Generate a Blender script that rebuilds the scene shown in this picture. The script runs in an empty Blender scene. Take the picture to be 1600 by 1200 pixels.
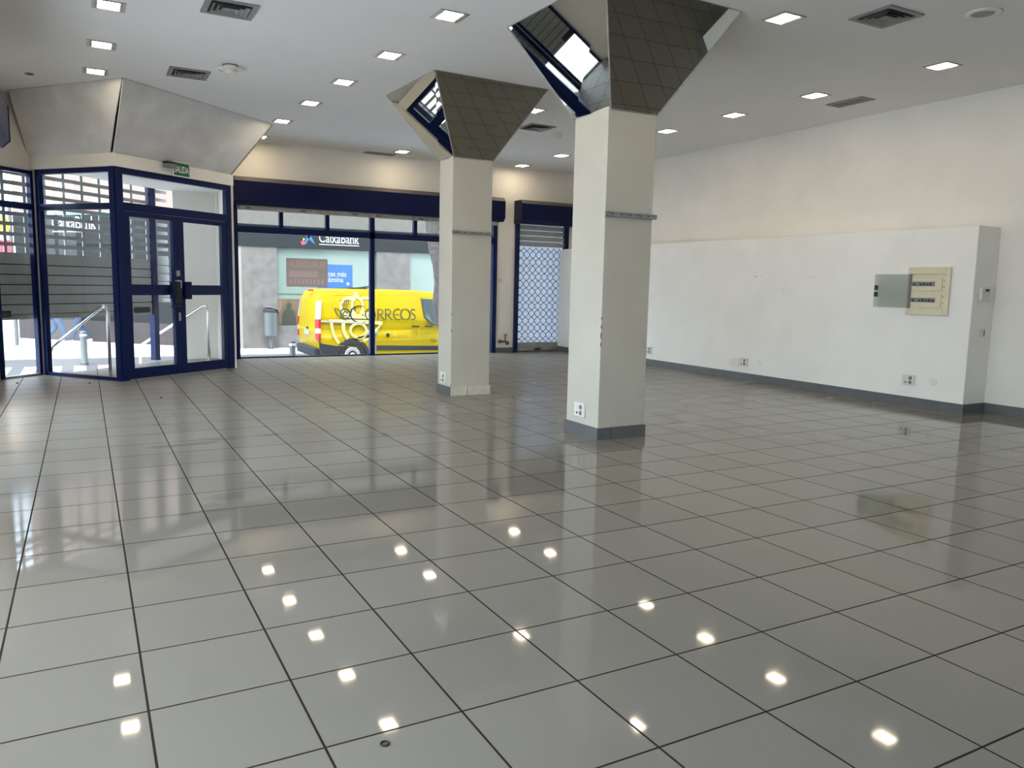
import bpy, bmesh, math, random
from mathutils import Vector, Matrix
random.seed(7)
S = bpy.context.scene
COL = S.collection

# ------------------------------------------------------------------ camera, sky, sun, exposure
T = 0.45                                     # floor tile, metres
F_PX, PITCH, YAW, ROLL = 1219.39, 0.1248, 0.5014, 0.0213
fw = Vector((math.sin(YAW)*math.cos(PITCH), math.cos(YAW)*math.cos(PITCH), -math.sin(PITCH)))
rt = fw.cross(Vector((0, 0, 1))).normalized()
up = rt.cross(fw)
c_, s_ = math.cos(ROLL), math.sin(ROLL)
rt2, up2 = c_*rt + s_*up, -s_*rt + c_*up
cam_d = bpy.data.cameras.new('camera')
cam_d.sensor_width = 36.0
cam_d.lens = F_PX/1600*36.0
cam_d.clip_end = 300
cam = bpy.data.objects.new('camera', cam_d)
COL.objects.link(cam)
m = Matrix((rt2, up2, -fw)).transposed().to_4x4()
m.translation = Vector((-0.1277, -2.618, 1.381))
cam.matrix_world = m
S.camera = cam

world = bpy.data.worlds.new('sky')
S.world = world
world.use_nodes = True
nt = world.node_tree
nt.nodes.clear()
wo = nt.nodes.new('ShaderNodeOutputWorld')
bg = nt.nodes.new('ShaderNodeBackground')
sky = nt.nodes.new('ShaderNodeTexSky')
sky.sky_type = 'NISHITA'
sky.sun_disc = False
sky.sun_elevation = math.radians(55)
sky.sun_rotation = math.radians(200)
sky.dust_density = 4.0
mixw = nt.nodes.new('ShaderNodeMixRGB')
mixw.inputs[0].default_value = 0.93
mixw.inputs[2].default_value = (0.73, 0.865, 1.0, 1)     # thin overcast
nt.links.new(sky.outputs[0], mixw.inputs[1])
nt.links.new(mixw.outputs[0], bg.inputs[0])
bg.inputs[1].default_value = 5.8
nt.links.new(bg.outputs[0], wo.inputs[0])

sun_d = bpy.data.lights.new('sun', 'SUN')
sun_d.energy = 2.4
sun_d.angle = math.radians(12)
sun_d.color = (1.0, 0.97, 0.92)
sun = bpy.data.objects.new('sun', sun_d)
COL.objects.link(sun)
sun.rotation_euler = (math.radians(38), 0, math.radians(-15))

S.view_settings.view_transform = 'Standard'
S.view_settings.look = 'None'
S.view_settings.exposure = 0.0
S.view_settings.gamma = 1.0
S.view_settings.use_curve_mapping = False
S.cycles.use_denoising = True
LAMP = 44.0

# ------------------------------------------------------------------ materials
def mat(name, col, rough=0.5, metal=0.0, spec=0.5, var=0.0, scale=3.0, bump=0.0, bscale=60.0, emit=None, estr=0.0, trans=0.0, alpha=1.0, coat=0.0):
    mm = bpy.data.materials.new(name)
    mm.use_nodes = True
    n = mm.node_tree
    b = n.nodes['Principled BSDF']
    b.inputs['Base Color'].default_value = (*col, 1)
    b.inputs['Roughness'].default_value = rough
    b.inputs['Metallic'].default_value = metal
    b.inputs['Specular IOR Level'].default_value = spec
    b.inputs['Coat Weight'].default_value = coat
    if emit:
        b.inputs['Emission Color'].default_value = (*emit, 1)
        b.inputs['Emission Strength'].default_value = estr
    g = n.nodes.new('ShaderNodeNewGeometry')
    if var > 0:
        t = n.nodes.new('ShaderNodeTexNoise')
        t.inputs['Scale'].default_value = scale
        t.inputs['Detail'].default_value = 6
        n.links.new(g.outputs['Position'], t.inputs['Vector'])
        r = n.nodes.new('ShaderNodeValToRGB')
        r.color_ramp.elements[0].position = 0.3
        r.color_ramp.elements[1].position = 0.7
        r.color_ramp.elements[0].color = (*[c*(1-var) for c in col], 1)
        r.color_ramp.elements[1].color = (*[min(1, c*(1+var*0.5)) for c in col], 1)
        n.links.new(t.outputs['Fac'], r.inputs[0])
        n.links.new(r.outputs[0], b.inputs['Base Color'])
    if bump > 0:
        t2 = n.nodes.new('ShaderNodeTexNoise')
        t2.inputs['Scale'].default_value = bscale
        n.links.new(g.outputs['Position'], t2.inputs['Vector'])
        bp = n.nodes.new('ShaderNodeBump')
        bp.inputs['Strength'].default_value = bump
        bp.inputs['Distance'].default_value = 0.01
        n.links.new(t2.outputs['Fac'], bp.inputs['Height'])
        n.links.new(bp.outputs[0], b.inputs['Normal'])
    return mm

def glass_mat(name, tint=(0.97, 0.985, 0.98), refl=1.0, haze=0.0):
    mm = bpy.data.materials.new(name)
    mm.use_nodes = True
    n = mm.node_tree
    n.nodes.clear()
    o = n.nodes.new('ShaderNodeOutputMaterial')
    tr = n.nodes.new('ShaderNodeBsdfTransparent')
    tr.inputs[0].default_value = (*tint, 1)
    gl = n.nodes.new('ShaderNodeBsdfGlossy')
    gl.inputs['Roughness'].default_value = 0.01
    fr = n.nodes.new('ShaderNodeFresnel')
    fr.inputs[0].default_value = 1.35
    mx = n.nodes.new('ShaderNodeMixShader')
    ml = n.nodes.new('ShaderNodeMath')
    ml.operation = 'MULTIPLY'
    ge = n.nodes.new('ShaderNodeNewGeometry')
    fb = n.nodes.new('ShaderNodeMath')
    fb.operation = 'SUBTRACT'
    fb.inputs[0].default_value = 1.0
    n.links.new(ge.outputs['Backfacing'], fb.inputs[1])      # one reflection per pane, none on the way out
    n.links.new(fr.outputs[0], ml.inputs[0])
    n.links.new(fb.outputs[0], ml.inputs[1])
    m3 = n.nodes.new('ShaderNodeMath')
    m3.operation = 'MULTIPLY'
    m3.inputs[1].default_value = refl
    n.links.new(ml.outputs[0], m3.inputs[0])
    n.links.new(m3.outputs[0], mx.inputs[0])
    n.links.new(tr.outputs[0], mx.inputs[1])
    n.links.new(gl.outputs[0], mx.inputs[2])
    out = mx
    if haze > 0:
        df = n.nodes.new('ShaderNodeBsdfDiffuse')
        df.inputs[0].default_value = (0.8, 0.85, 0.85, 1)
        m2 = n.nodes.new('ShaderNodeMixShader')
        m2.inputs[0].default_value = haze
        n.links.new(mx.outputs[0], m2.inputs[1])
        n.links.new(df.outputs[0], m2.inputs[2])
        out = m2
    n.links.new(out.outputs[0], o.inputs[0])
    return mm

def floor_mat():
    mm = bpy.data.materials.new('grey_floor_tile')
    mm.use_nodes = True
    n = mm.node_tree
    L = n.links.new
    b = n.nodes['Principled BSDF']
    g = n.nodes.new('ShaderNodeNewGeometry')
    sp = n.nodes.new('ShaderNodeSeparateXYZ')
    L(g.outputs['Position'], sp.inputs[0])
    def M(op, a, bb=None):
        k = n.nodes.new('ShaderNodeMath')
        k.operation = op
        for i, v in enumerate((a, bb)):
            if v is None: continue
            if isinstance(v, (int, float)): k.inputs[i].default_value = v
            else: L(v, k.inputs[i])
        return k.outputs[0]
    def edge(c):
        u = M('DIVIDE', c, T)
        fr = M('FRACT', u)
        d = M('ABSOLUTE', M('SUBTRACT', fr, 0.5))
        return M('GREATER_THAN', d, 0.5-0.0040/T), M('FLOOR', u)
    ex, ix = edge(sp.outputs[0])
    ey, iy = edge(sp.outputs[1])
    e = M('MAXIMUM', ex, ey)
    cb = n.nodes.new('ShaderNodeCombineXYZ')
    L(ix, cb.inputs[0]); L(iy, cb.inputs[1])
    wn = n.nodes.new('ShaderNodeTexWhiteNoise')
    L(cb.outputs[0], wn.inputs['Vector'])
    no = n.nodes.new('ShaderNodeTexNoise')
    no.inputs['Scale'].default_value = 220
    L(g.outputs['Position'], no.inputs['Vector'])
    nb = n.nodes.new('ShaderNodeTexNoise')
    nb.inputs['Scale'].default_value = 1.3
    nb.inputs['Detail'].default_value = 5
    L(g.outputs['Position'], nb.inputs['Vector'])
    v = M('ADD', M('MULTIPLY', wn.outputs['Value'], 0.08), M('MULTIPLY', no.outputs['Fac'], 0.22))
    v = M('ADD', v, M('MULTIPLY', nb.outputs['Fac'], 0.12))
    v = M('ADD', v, 0.79)
    cm = n.nodes.new('ShaderNodeMixRGB')
    cm.blend_type = 'MULTIPLY'
    cm.inputs[0].default_value = 1
    cm.inputs[1].default_value = (0.212, 0.195, 0.166, 1)
    cv = n.nodes.new('ShaderNodeCombineXYZ')
    for i in range(3): L(v, cv.inputs[i])
    L(cv.outputs[0], cm.inputs[2])
    def patch(seed, scale, lo, hi, sx, x0, x1, y0, y1):
        mp = n.nodes.new('ShaderNodeMapping')
        mp.inputs['Scale'].default_value = (sx, 1, 1)
        mp.inputs['Location'].default_value = (seed, seed*1.7, 0)
        L(g.outputs['Position'], mp.inputs[0])
        t = n.nodes.new('ShaderNodeTexNoise')
        t.inputs['Scale'].default_value = scale
        t.inputs['Detail'].default_value = 4
        L(mp.outputs[0], t.inputs['Vector'])
        k = M('MINIMUM', M('MAXIMUM', M('DIVIDE', M('SUBTRACT', t.outputs['Fac'], lo), hi-lo), 0.0), 1.0)
        def inside(c, a, bb): return M('MULTIPLY', M('GREATER_THAN', c, a), M('LESS_THAN', c, bb))
        return M('MULTIPLY', k, M('MULTIPLY', inside(sp.outputs[0], x0, x1), inside(sp.outputs[1], y0, y1)))
    def over(src, fac, colr, amount):
        k = n.nodes.new('ShaderNodeMixRGB')
        k.inputs[2].default_value = (*colr, 1)
        L(M('MULTIPLY', fac, amount), k.inputs[0]); L(src, k.inputs[1])
        return k.outputs[0]
    tile = over(cm.outputs[0], patch(3.1, 2.2, .60, .68, .45, -1.0, 2.3, 2.2, 6.5), (.09, .085, .08), .45)       # dried smears by the door
    tile = over(tile, patch(8.4, 5.5, .66, .70, .6, 3.0, 9.0, 5.0, 11.5), (.45, .43, .40), .4)                  # plaster dust
    gm = n.nodes.new('ShaderNodeMixRGB')
    gm.inputs[2].default_value = (0.030, 0.025, 0.020, 1)
    L(e, gm.inputs[0]); L(tile, gm.inputs[1])
    L(gm.outputs[0], b.inputs['Base Color'])
    ro = M('ADD', M('MULTIPLY', nb.outputs['Fac'], 0.05), 0.015)
    dusty = M('MULTIPLY', M('MINIMUM', M('MAXIMUM', M('DIVIDE', M('SUBTRACT', sp.outputs[1], 2.0), 6.0), 0.0), 1.0), 0.36)
    ro = M('ADD', ro, dusty)                       # dustier, duller tiles towards the shop window
    ro = M('ADD', ro, M('MULTIPLY', e, 0.5))
    L(ro, b.inputs['Roughness'])
    L(M('MULTIPLY', M('SUBTRACT', 1.0, e), 0.26), b.inputs['Specular IOR Level'])
    bp = n.nodes.new('ShaderNodeBump')
    bp.inputs['Strength'].default_value = 0.5
    bp.inputs['Distance'].default_value = 0.002
    L(M('SUBTRACT', 1.0, e), bp.inputs['Height'])
    L(bp.outputs[0], b.inputs['Normal'])
    return mm

M_ = dict(
    floor=floor_mat(),
    wall=mat('off_white_paint', (0.86, 0.82, 0.75), 0.6, var=0.05, scale=1.6),
    column=mat('cream_column_paint', (0.555, 0.525, 0.445), 0.55, var=0.06, scale=2.0),
    ceil=mat('white_ceiling', (0.82, 0.81, 0.80), 0.8, var=0.03, scale=0.8),
    skirt=mat('grey_skirting_tile', (0.13, 0.135, 0.14), 0.35, var=0.12, scale=5),
    skirt_c=mat('cream_painted_skirting', (0.66, 0.62, 0.53), 0.5, var=0.15, scale=9),
    navy=mat('navy_lacquer', (0.003, 0.011, 0.070), 0.3, spec=0.2),
    navybox=mat('dark_navy_lacquer', (0.002, 0.006, 0.050), 0.35, spec=0.2, var=0.2, scale=3),
    boxtop=mat('brown_grey_metal', (0.10, 0.09, 0.085), 0.5),
    alu=mat('aluminium', (0.55, 0.55, 0.54), 0.35, metal=0.9),
    alud=mat('dusty_aluminium', (0.36, 0.36, 0.34), 0.5, metal=0.4, var=0.25, scale=8),
    slat=mat('grey_shutter_slat', (0.3712, 0.3847, 0.3847), 0.5, metal=0.0, var=0.1, scale=4),
    chrome=mat('polished_steel', (0.75, 0.75, 0.74), 0.18, metal=1.0),
    mirror=mat('bronze_mirror', (0.60, 0.60, 0.56), 0.015, metal=1.0),
    black=mat('black_plastic', (0.012, 0.012, 0.013), 0.5),
    dark=mat('dark_gap', (0.015, 0.014, 0.013), 0.9),
    soffit=mat('grey_textured_board', (0.72, 0.71, 0.71), 0.75, var=0.18, scale=2.2, bump=0.5, bscale=45),
    vent=mat('grey_vent_metal', (0.24, 0.24, 0.235), 0.45, var=0.1, scale=10),
    lampframe=mat('lamp_bezel', (0.45, 0.43, 0.40), 0.3, metal=0.7),
    lamp=mat('lamp_diffuser', (0.9, 0.85, 0.75), 0.4, emit=(1.0, 0.83, 0.59), estr=LAMP),
    white=mat('white_plastic', (0.75, 0.73, 0.67), 0.35),
    beige=mat('aged_beige_plastic', (0.76, 0.69, 0.51), 0.35, var=0.06, scale=9),
    grey_pl=mat('grey_plastic', (0.22, 0.22, 0.215), 0.4),
    smoke=glass_mat('smoked_acrylic', (0.80, 0.83, 0.81), 1.0),
    glass=glass_mat('window_glass', haze=0.004),
    glassd=glass_mat('dusty_glass', (0.93, 0.96, 0.96), haze=0.02),
    green=mat('sign_green', (0.004, 0.10, 0.05), 0.35),
    sigw=mat('sign_white', (0.8500, 0.8500, 0.8000), 0.4),
    frost=mat('white_frosted_panel', (0.85, 0.87, 0.88), 0.5),
    stone=mat('grey_stone_cladding', (0.0987, 0.0920, 0.0853), 0.7, var=0.25, scale=4.5, bump=0.2, bscale=25),
    concrete=mat('grey_beige_render', (0.0987, 0.0920, 0.0798), 0.8, var=0.15, scale=6),
    pink=mat('pinkish_render', (0.2310, 0.1575, 0.1330), 0.85, var=0.1, scale=1),
    slate=mat('dark_slate_fascia', (0.0175, 0.0203, 0.0217), 0.6, spec=0.1),
    bglass=mat('pale_green_bank_glass', (0.1371, 0.1809, 0.1590), 0.12, var=0.12, scale=0.5),
    yellow=mat('van_yellow', (0.3220, 0.2345, 0.0010), 0.35, spec=0.15, coat=0.0),
    paley=mat('pale_yellow_decal', (0.4060, 0.3710, 0.1540), 0.4),
    decal=mat('blue_grey_decal', (0.0157, 0.0290, 0.0441), 0.4, spec=0.1),
    tyre=mat('tyre_rubber', (0.012, 0.012, 0.013), 0.8),
    clad=mat('dark_grey_cladding', (0.028, 0.031, 0.037), 0.6, spec=0.15),
    red=mat('red_plastic', (0.3654, 0.0073, 0.0122), 0.3),
    lens=mat('clear_lens', (0.42, 0.36, 0.35), 0.2),
    vglass=mat('dark_vehicle_glass', (0.04, 0.06, 0.06), 0.05),
    blue=mat('bright_blue_print', (0.0134, 0.0713, 0.2247), 0.4),
    lblue=mat('light_blue_and_sky_sheen', (0.1144, 0.1919, 0.2514), 0.4),
    starblue=mat('logo_blue', (0.0055, 0.0822, 0.1919), 0.4),
    poster=mat('brown_poster', (0.62, 0.53, 0.53), 0.6),
    posterl=mat('mauve_print', (0.80, 0.66, 0.67), 0.6),
    advert=mat('warm_advert_print', (0.0822, 0.0548, 0.0304), 0.5, var=0.35, scale=3),
    olive=mat('olive_print', (0.0164, 0.0176, 0.0078), 0.6),
    tan=mat('skin_print', (0.1235, 0.0767, 0.0524), 0.6),
    bin=mat('galvanised_bin', (0.0987, 0.1096, 0.1120), 0.45, metal=0.5),
    bark=mat('pale_bark', (0.0907, 0.0798, 0.0755), 0.9, var=0.5, scale=12, bump=0.8, bscale=20),
    leaf=mat('leaf_green', (0.05, 0.12, 0.03), 0.6, var=0.3, scale=5),
    paving=mat('light_paving', (0.58, 0.57, 0.57), 0.8, var=0.08, scale=1.5),
    asphalt=mat('asphalt', (0.0731, 0.0731, 0.0755), 0.9, var=0.15, scale=3),
    zebra=mat('road_paint_white', (0.85, 0.85, 0.85), 0.7),
    brown=mat('dark_brown_plinth', (0.0304, 0.0231, 0.0231), 0.6, var=0.2, scale=2),
    cream=mat('cream_facade', (0.1919, 0.1809, 0.1590), 0.8, var=0.06, scale=1),
    jeans=mat('blue_denim', (0.0195, 0.0383, 0.0877), 0.85, var=0.2, scale=9),
    jeansl=mat('light_denim', (0.0274, 0.0603, 0.1151), 0.85, var=0.2, scale=9),
    skin=mat('skin', (0.1505, 0.0932, 0.0682), 0.55),
    hair=mat('dark_hair', (0.03, 0.02, 0.015), 0.6),
    coat=mat('dark_coat', (0.035, 0.035, 0.05), 0.8),
    coat2=mat('grey_coat', (0.16, 0.15, 0.17), 0.8),
    shoe=mat('white_shoe', (0.8, 0.8, 0.8), 0.6),
    brass=mat('old_brass', (0.16, 0.12, 0.08), 0.45, metal=0.6),
    extw=mat('sign_letter_white', (0.2940, 0.3010, 0.3010), 0.5, spec=0.1),
    ysign=mat('yellow_sign', (0.9, 0.62, 0.01), 0.4),
    rsign=mat('red_sign', (0.75, 0.03, 0.07), 0.4),
    flake=mat('plaster_flake', (0.62, 0.60, 0.55), 0.9),
)
# the white panel behind the grille lets daylight through
fm = M_['frost'].node_tree
fo = [x for x in fm.nodes if x.type == 'OUTPUT_MATERIAL'][0]
tl = fm.nodes.new('ShaderNodeBsdfTranslucent')
tl.inputs[0].default_value = (0.62, 0.65, 0.70, 1)
mx = fm.nodes.new('ShaderNodeMixShader')
mx.inputs[0].default_value = 0.7
fm.links.new(fm.nodes['Principled BSDF'].outputs[0], mx.inputs[1])
fm.links.new(tl.outputs[0], mx.inputs[2])
fm.links.new(mx.outputs[0], fo.inputs[0])

# ------------------------------------------------------------------ helpers
ORG = {}
def V2(a): return Vector((a[0], a[1]))

class MB:
    def __init__(s): s.bm = bmesh.new()
    def poly(s, vs, fs):
        v = [s.bm.verts.new(p) for p in vs]
        for f in fs:
            try: s.bm.faces.new([v[i] for i in f])
            except ValueError: pass
        return s
    def box(s, x0, x1, y0, y1, z0, z1):
        return s.poly([(x0,y0,z0),(x1,y0,z0),(x1,y1,z0),(x0,y1,z0),(x0,y0,z1),(x1,y0,z1),(x1,y1,z1),(x0,y1,z1)],
                      [(3,2,1,0),(4,5,6,7),(0,1,5,4),(1,2,6,5),(2,3,7,6),(3,0,4,7)])
    def obox(s, a, b, t0, t1, z0, z1, o0, o1):
        a = V2(a); d = (V2(b)-a).normalized(); n = Vector((-d.y, d.x))
        q = [a+d*t0+n*o0, a+d*t1+n*o0, a+d*t1+n*o1, a+d*t0+n*o1]
        return s.prism(q, z0, z1)
    def prism(s, q, z0, z1):
        k = len(q)
        vs = [(p[0],p[1],z0) for p in q]+[(p[0],p[1],z1) for p in q]
        fs = [tuple(range(k-1,-1,-1)), tuple(range(k,2*k))]+[(i,(i+1)%k,k+(i+1)%k,k+i) for i in range(k)]
        s.poly(vs, fs)
        return s
    def slab(s, q, o):
        """polygon q (3D) thickened by vector o"""
        k = len(q); o = Vector(o)
        vs = [Vector(p) for p in q]+[Vector(p)+o for p in q]
        fs = [tuple(range(k)), tuple(range(2*k-1,k-1,-1))]+[(i,k+i,k+(i+1)%k,(i+1)%k) for i in range(k)]
        return s.poly(vs, fs)
    def tube(s, pts, r, seg=10, r2=None, cap=True):
        pts = [Vector(p) for p in pts]
        rings = []
        prev = None
        for i, p in enumerate(pts):
            if i == 0: d = pts[1]-p
            elif i == len(pts)-1: d = p-pts[i-1]
            else: d = (pts[i+1]-p).normalized()+(p-pts[i-1]).normalized()
            d.normalize()
            ref = prev if prev else (Vector((0,0,1)) if abs(d.z) < .9 else Vector((1,0,0)))
            u = (ref-d*ref.dot(d)).normalized(); w = d.cross(u); prev = u
            rr = r if r2 is None else (r if not isinstance(r2, (list, tuple)) else r)
            if isinstance(r, (list, tuple)): rr = r[i]
            rings.append([s.bm.verts.new(p+(u*math.cos(2*math.pi*k/seg)+w*math.sin(2*math.pi*k/seg))*rr) for k in range(seg)])
        for a, b in zip(rings, rings[1:]):
            for k in range(seg): s.bm.faces.new((a[k], a[(k+1)%seg], b[(k+1)%seg], b[k]))
        if cap:
            s.bm.faces.new(rings[0][::-1]); s.bm.faces.new(rings[-1])
        return s
    def lathe(s, c, prof, seg=24, axis='z'):
        c = Vector(c)
        rings = []
        for r, h in prof:
            rg = []
            for k in range(seg):
                a = 2*math.pi*k/seg
                if axis == 'z': p = (r*math.cos(a), r*math.sin(a), h)
                elif axis == 'y': p = (r*math.cos(a), h, r*math.sin(a))
                else: p = (h, r*math.cos(a), r*math.sin(a))
                rg.append(s.bm.verts.new(c+Vector(p)))
            rings.append(rg)
        for a, b in zip(rings, rings[1:]):
            for k in range(seg): s.bm.faces.new((a[k], a[(k+1)%seg], b[(k+1)%seg], b[k]))
        s.bm.faces.new(rings[0][::-1]); s.bm.faces.new(rings[-1])
        return s
    def ring(s, c, R, r, seg=28, axis='z', ms=8):
        c = Vector(c); vs = []
        for i in range(seg):
            a = 2*math.pi*i/seg; row = []
            for k in range(ms):
                b = 2*math.pi*k/ms
                q = ((R+r*math.cos(b))*math.cos(a), (R+r*math.cos(b))*math.sin(a), r*math.sin(b))
                if axis == 'y': q = (q[0], q[2], q[1])
                row.append(s.bm.verts.new(c+Vector(q)))
            vs.append(row)
        for i in range(seg):
            for k in range(ms):
                s.bm.faces.new((vs[i][k], vs[(i+1)%seg][k], vs[(i+1)%seg][(k+1)%ms], vs[i][(k+1)%ms]))
        return s
    def ribbon(s, pts, w, O, ex, ez, th):
        """flat stroke: pts in the plane (O, ex, ez), width w (or list), thickness vector th"""
        O, ex, ez, th = Vector(O), Vector(ex), Vector(ez), Vector(th)
        n = len(pts); L, R = [], []
        for i, p in enumerate(pts):
            a = Vector(pts[max(0, i-1)]); b = Vector(pts[min(n-1, i+1)])
            d = (b-a); d.normalize(); nn = Vector((-d.y, d.x))
            ww = (w[i] if isinstance(w, (list, tuple)) else w)/2
            L.append(Vector(p)+nn*ww); R.append(Vector(p)-nn*ww)
        P = lambda q: O+ex*q.x+ez*q.y
        for i in range(n-1):
            s.slab([P(L[i]), P(L[i+1]), P(R[i+1]), P(R[i])], th)
        return s
    def flat(s, pts, O, ex, ez, th):
        O, ex, ez = Vector(O), Vector(ex), Vector(ez)
        return s.slab([O+ex*p[0]+ez*p[1] for p in pts], th)
    def text(s, body, O, ex, ez, width=None, height=None, th=0.004, bold=0.0, shear=0.0, size=1.0):
        """letters lying in the plane (O, ex, ez), left-bottom at O"""
        cu = bpy.data.curves.new('t', 'FONT')
        cu.body = body; cu.offset = bold; cu.shear = shear; cu.resolution_u = 3
        ob = bpy.data.objects.new('t', cu)
        me = ob.to_mesh()
        xs = [v.co.x for v in me.vertices]; ys = [v.co.y for v in me.vertices]
        x0, x1, y0, y1 = min(xs), max(xs), min(ys), max(ys)
        sx = width/(x1-x0) if width else size
        sy = height/(y1-y0) if height else sx
        if not width: sx = sy
        O, ex, ez = Vector(O), Vector(ex), Vector(ez)
        nn = ex.cross(ez).normalized()
        vs = [s.bm.verts.new(O+ex*((v.co.x-x0)*sx)+ez*((v.co.y-y0)*sy)) for v in me.vertices]
        fs = []
        for p in me.polygons:
            try: fs.append(s.bm.faces.new([vs[i] for i in p.vertices]))
            except ValueError: pass
        if th:
            r = bmesh.ops.extrude_face_region(s.bm, geom=fs)
            for e in r['geom']:
                if isinstance(e, bmesh.types.BMVert): e.co += nn*th
        ob.to_mesh_clear()
        bpy.data.objects.remove(ob); bpy.data.curves.remove(cu)
        return s
    def build(s, name, mt, parent=None, smooth=False, org=None, bevel=0.0, fix=True):
        me = bpy.data.meshes.new(name)
        o = bpy.data.objects.new(name, me)
        if parent is not None:
            base = ORG[parent]; o.parent = parent; ORG[o] = base
        else:
            if org is None:
                xs = [v.co for v in s.bm.verts]
                org = Vector((sum(v.x for v in xs)/len(xs), sum(v.y for v in xs)/len(xs), min(v.z for v in xs)))
            base = Vector(org); o.location = base; ORG[o] = base
        for v in s.bm.verts: v.co -= base
        if fix: bmesh.ops.recalc_face_normals(s.bm, faces=s.bm.faces)
        if smooth:
            for f in s.bm.faces: f.smooth = True
        s.bm.to_mesh(me); s.bm.free()
        me.materials.append(M_[mt] if isinstance(mt, str) else mt)
        COL.objects.link(o)
        if bevel:
            bv = o.modifiers.new('b', 'BEVEL'); bv.width = bevel; bv.segments = 2; bv.limit_method = 'ANGLE'
        return o

def tag(o, label=None, cat=None, group=None, kind=None):
    if label: o['label'] = label
    if cat: o['category'] = cat
    if group: o['group'] = group
    if kind: o['kind'] = kind
    return o
def thing(name, label, cat, loc, group=None, kind=None):
    o = bpy.data.objects.new(name, None)
    o.empty_display_size = 0.1
    o.location = loc; COL.objects.link(o); ORG[o] = Vector(loc)
    return tag(o, label, cat, group, kind)
def proto(name, label, cat, group=None):
    o = thing(name, label, cat, (0,0,0), group)
    return o
def dup(root, loc, label=None, rotz=0.0):
    r = root.copy(); COL.objects.link(r); r.location = loc; r.rotation_euler = (0,0,rotz)
    if label: r['label'] = label
    for ch in list(root.children):
        c = ch.copy(); COL.objects.link(c); c.parent = r
        for gch in list(ch.children):
            d = gch.copy(); COL.objects.link(d); d.parent = c
    return r
def struct(o, label=None, cat=None): return tag(o, label, cat, None, 'structure')

# ------------------------------------------------------------------ room dimensions
H = 3.77
K, R_, P1, W2 = (0.29, 9.07), (1.88, 10.28), (-0.66, 10.18), (-1.15, 9.70)
XL, XR, XP, YF, YB, ST = -1.15, 9.30, 8.87, 11.80, -5.5, -0.70
PY = 2.79
DL = (V2(R_)-V2(K)).length
SL = (V2(P1)-V2(K)).length

# floor slab (tile grid is world aligned), street level is 0.7 m lower
fl = MB()
fl.prism([(XL-.1,YB-.1),(12.5,YB-.1),(12.5,-.95),(9.5,-.95),(9.5,-.9),(9.8,-.9),(9.8,12.1),(1.35,12.1),(-0.52,10.23),P1,(W2[0]-.1,W2[1])], -0.72, 0)
struct(fl.build('floor', 'floor'), 'grey square floor tiles with dark grout')
ce = MB()
ce.prism([(XL-.2,YB-.2),(12.6,YB-.2),(12.6,12.25),(1.2,12.25),(XL-.25,9.8)], H, H+.2)
struct(ce.build('ceiling', 'ceil'), 'white plaster ceiling')

wr = MB(); wr.box(XR, XR+.2, -1.1, 12.1, 0, H)
struct(wr.build('wall_right', 'wall'))
wb = MB(); wb.box(12.5, 12.6, YB, -.9, 0, H); wb.box(XR+.2, 12.5, -1.1, -.9, 0, H)
struct(wb.build('alcove_wall', 'wall'))
wb = MB(); wb.box(XL-.1, 12.6, YB-.1, YB, 0, H)
struct(wb.build('wall_behind', 'wall'))
# left wall with a shop window (out of frame, it lights the floor and shows in the mirrors)
wl = MB()
wl.box(XL-.2, XL, YB, -3.6, 0, H); wl.box(XL-.2, XL, 1.9, 2.6, 0, H); wl.box(XL-.2, XL, 6.9, W2[1], 0, H)
wl.box(XL-.2, XL, 2.6, 6.9, 3.1, H); wl.box(XL-.2, XL, -3.6, 1.9, 3.1, H)
struct(wl.build('wall_left', 'wall'))
w2 = MB(); w2.obox(W2, P1, -.1, SL*0+ (V2(P1)-V2(W2)).length+.05, 2.80, H, 0.0, .12)
struct(w2.build('corner_wall', 'wall'))
# facade
fb = MB()
fb.box(1.93, 2.17, YF, YF+.3, 0, H); fb.box(7.32, 7.77, YF, YF+.3, 0, H); fb.box(9.06, XR, YF, YF+.3, 0, H)
fb.box(2.17, 7.32, YF, YF+.3, 2.80, H); fb.box(7.77, 9.06, YF, YF+.3, 2.95, H)
fb.box(1.25, 1.93, YF+.15, YF+.3, 0, H)
struct(fb.build('wall_back', 'wall'))
vw = MB(); vw.obox((1.90, 10.30), (1.97, 11.95), 0, 1.65, 0, H, -.06, 0)
struct(vw.build('vestibule_wall', 'wall'))
ch = MB(); ch.obox((-1.33, 9.70), (1.30, 12.33), 0, 3.72, 2.92, H+.1, -.12, .05)
struct(ch.build('chamfer_wall', 'wall'))
pt = MB(); pt.box(XP, XR, PY, YF-.005, 0, 2.18)
M_['fresh'] = mat('fresh_white_paint', (0.93, 0.91, 0.865), 0.55, var=0.04, scale=2.0)
pw = struct(pt.build('partition_wall', 'fresh', bevel=.006), 'low thick white wall in front of the right wall')
for y, z, r in ((6.145,1.604,.011),(6.03,1.613,.006),(5.59,1.43,.006),(5.14,1.59,.005),(5.08,1.597,.007),(5.02,1.592,.005)):
    e = MB(); e.lathe((XP, y, z), [(r,.003),(r,-.0015)], 8, axis='x'); e.build('screw_hole', 'brass', pw)

# skirtings
def skirt(name, a, b, h=0.115, mt='skirt', start=0.0, side=1, L=0.45):
    mb = MB(); a, b = V2(a), V2(b); D = (b-a).length; t = 0.0; nx = start if start else L
    while t < D-1e-4:
        e = min(D, nx)
        mb.obox(a, b, t+(0.0015 if t else 0), e-0.0015, 0, h, 0, .013*side)
        t = e; nx = e+L
    return struct(mb.build(name, mt))
skirt('partition_baseboard', (XP, PY), (XP, YF-.01), start=.29)
skirt('return_baseboard', (XP-.013, PY), (XR, PY), side=-1)
skirt('baseboard_right', (XR, -1.1), (XR, PY-.013))
skirt('baseboard_back', (7.335, YF), (7.76, YF), side=-1, h=.10, L=.2)

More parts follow.
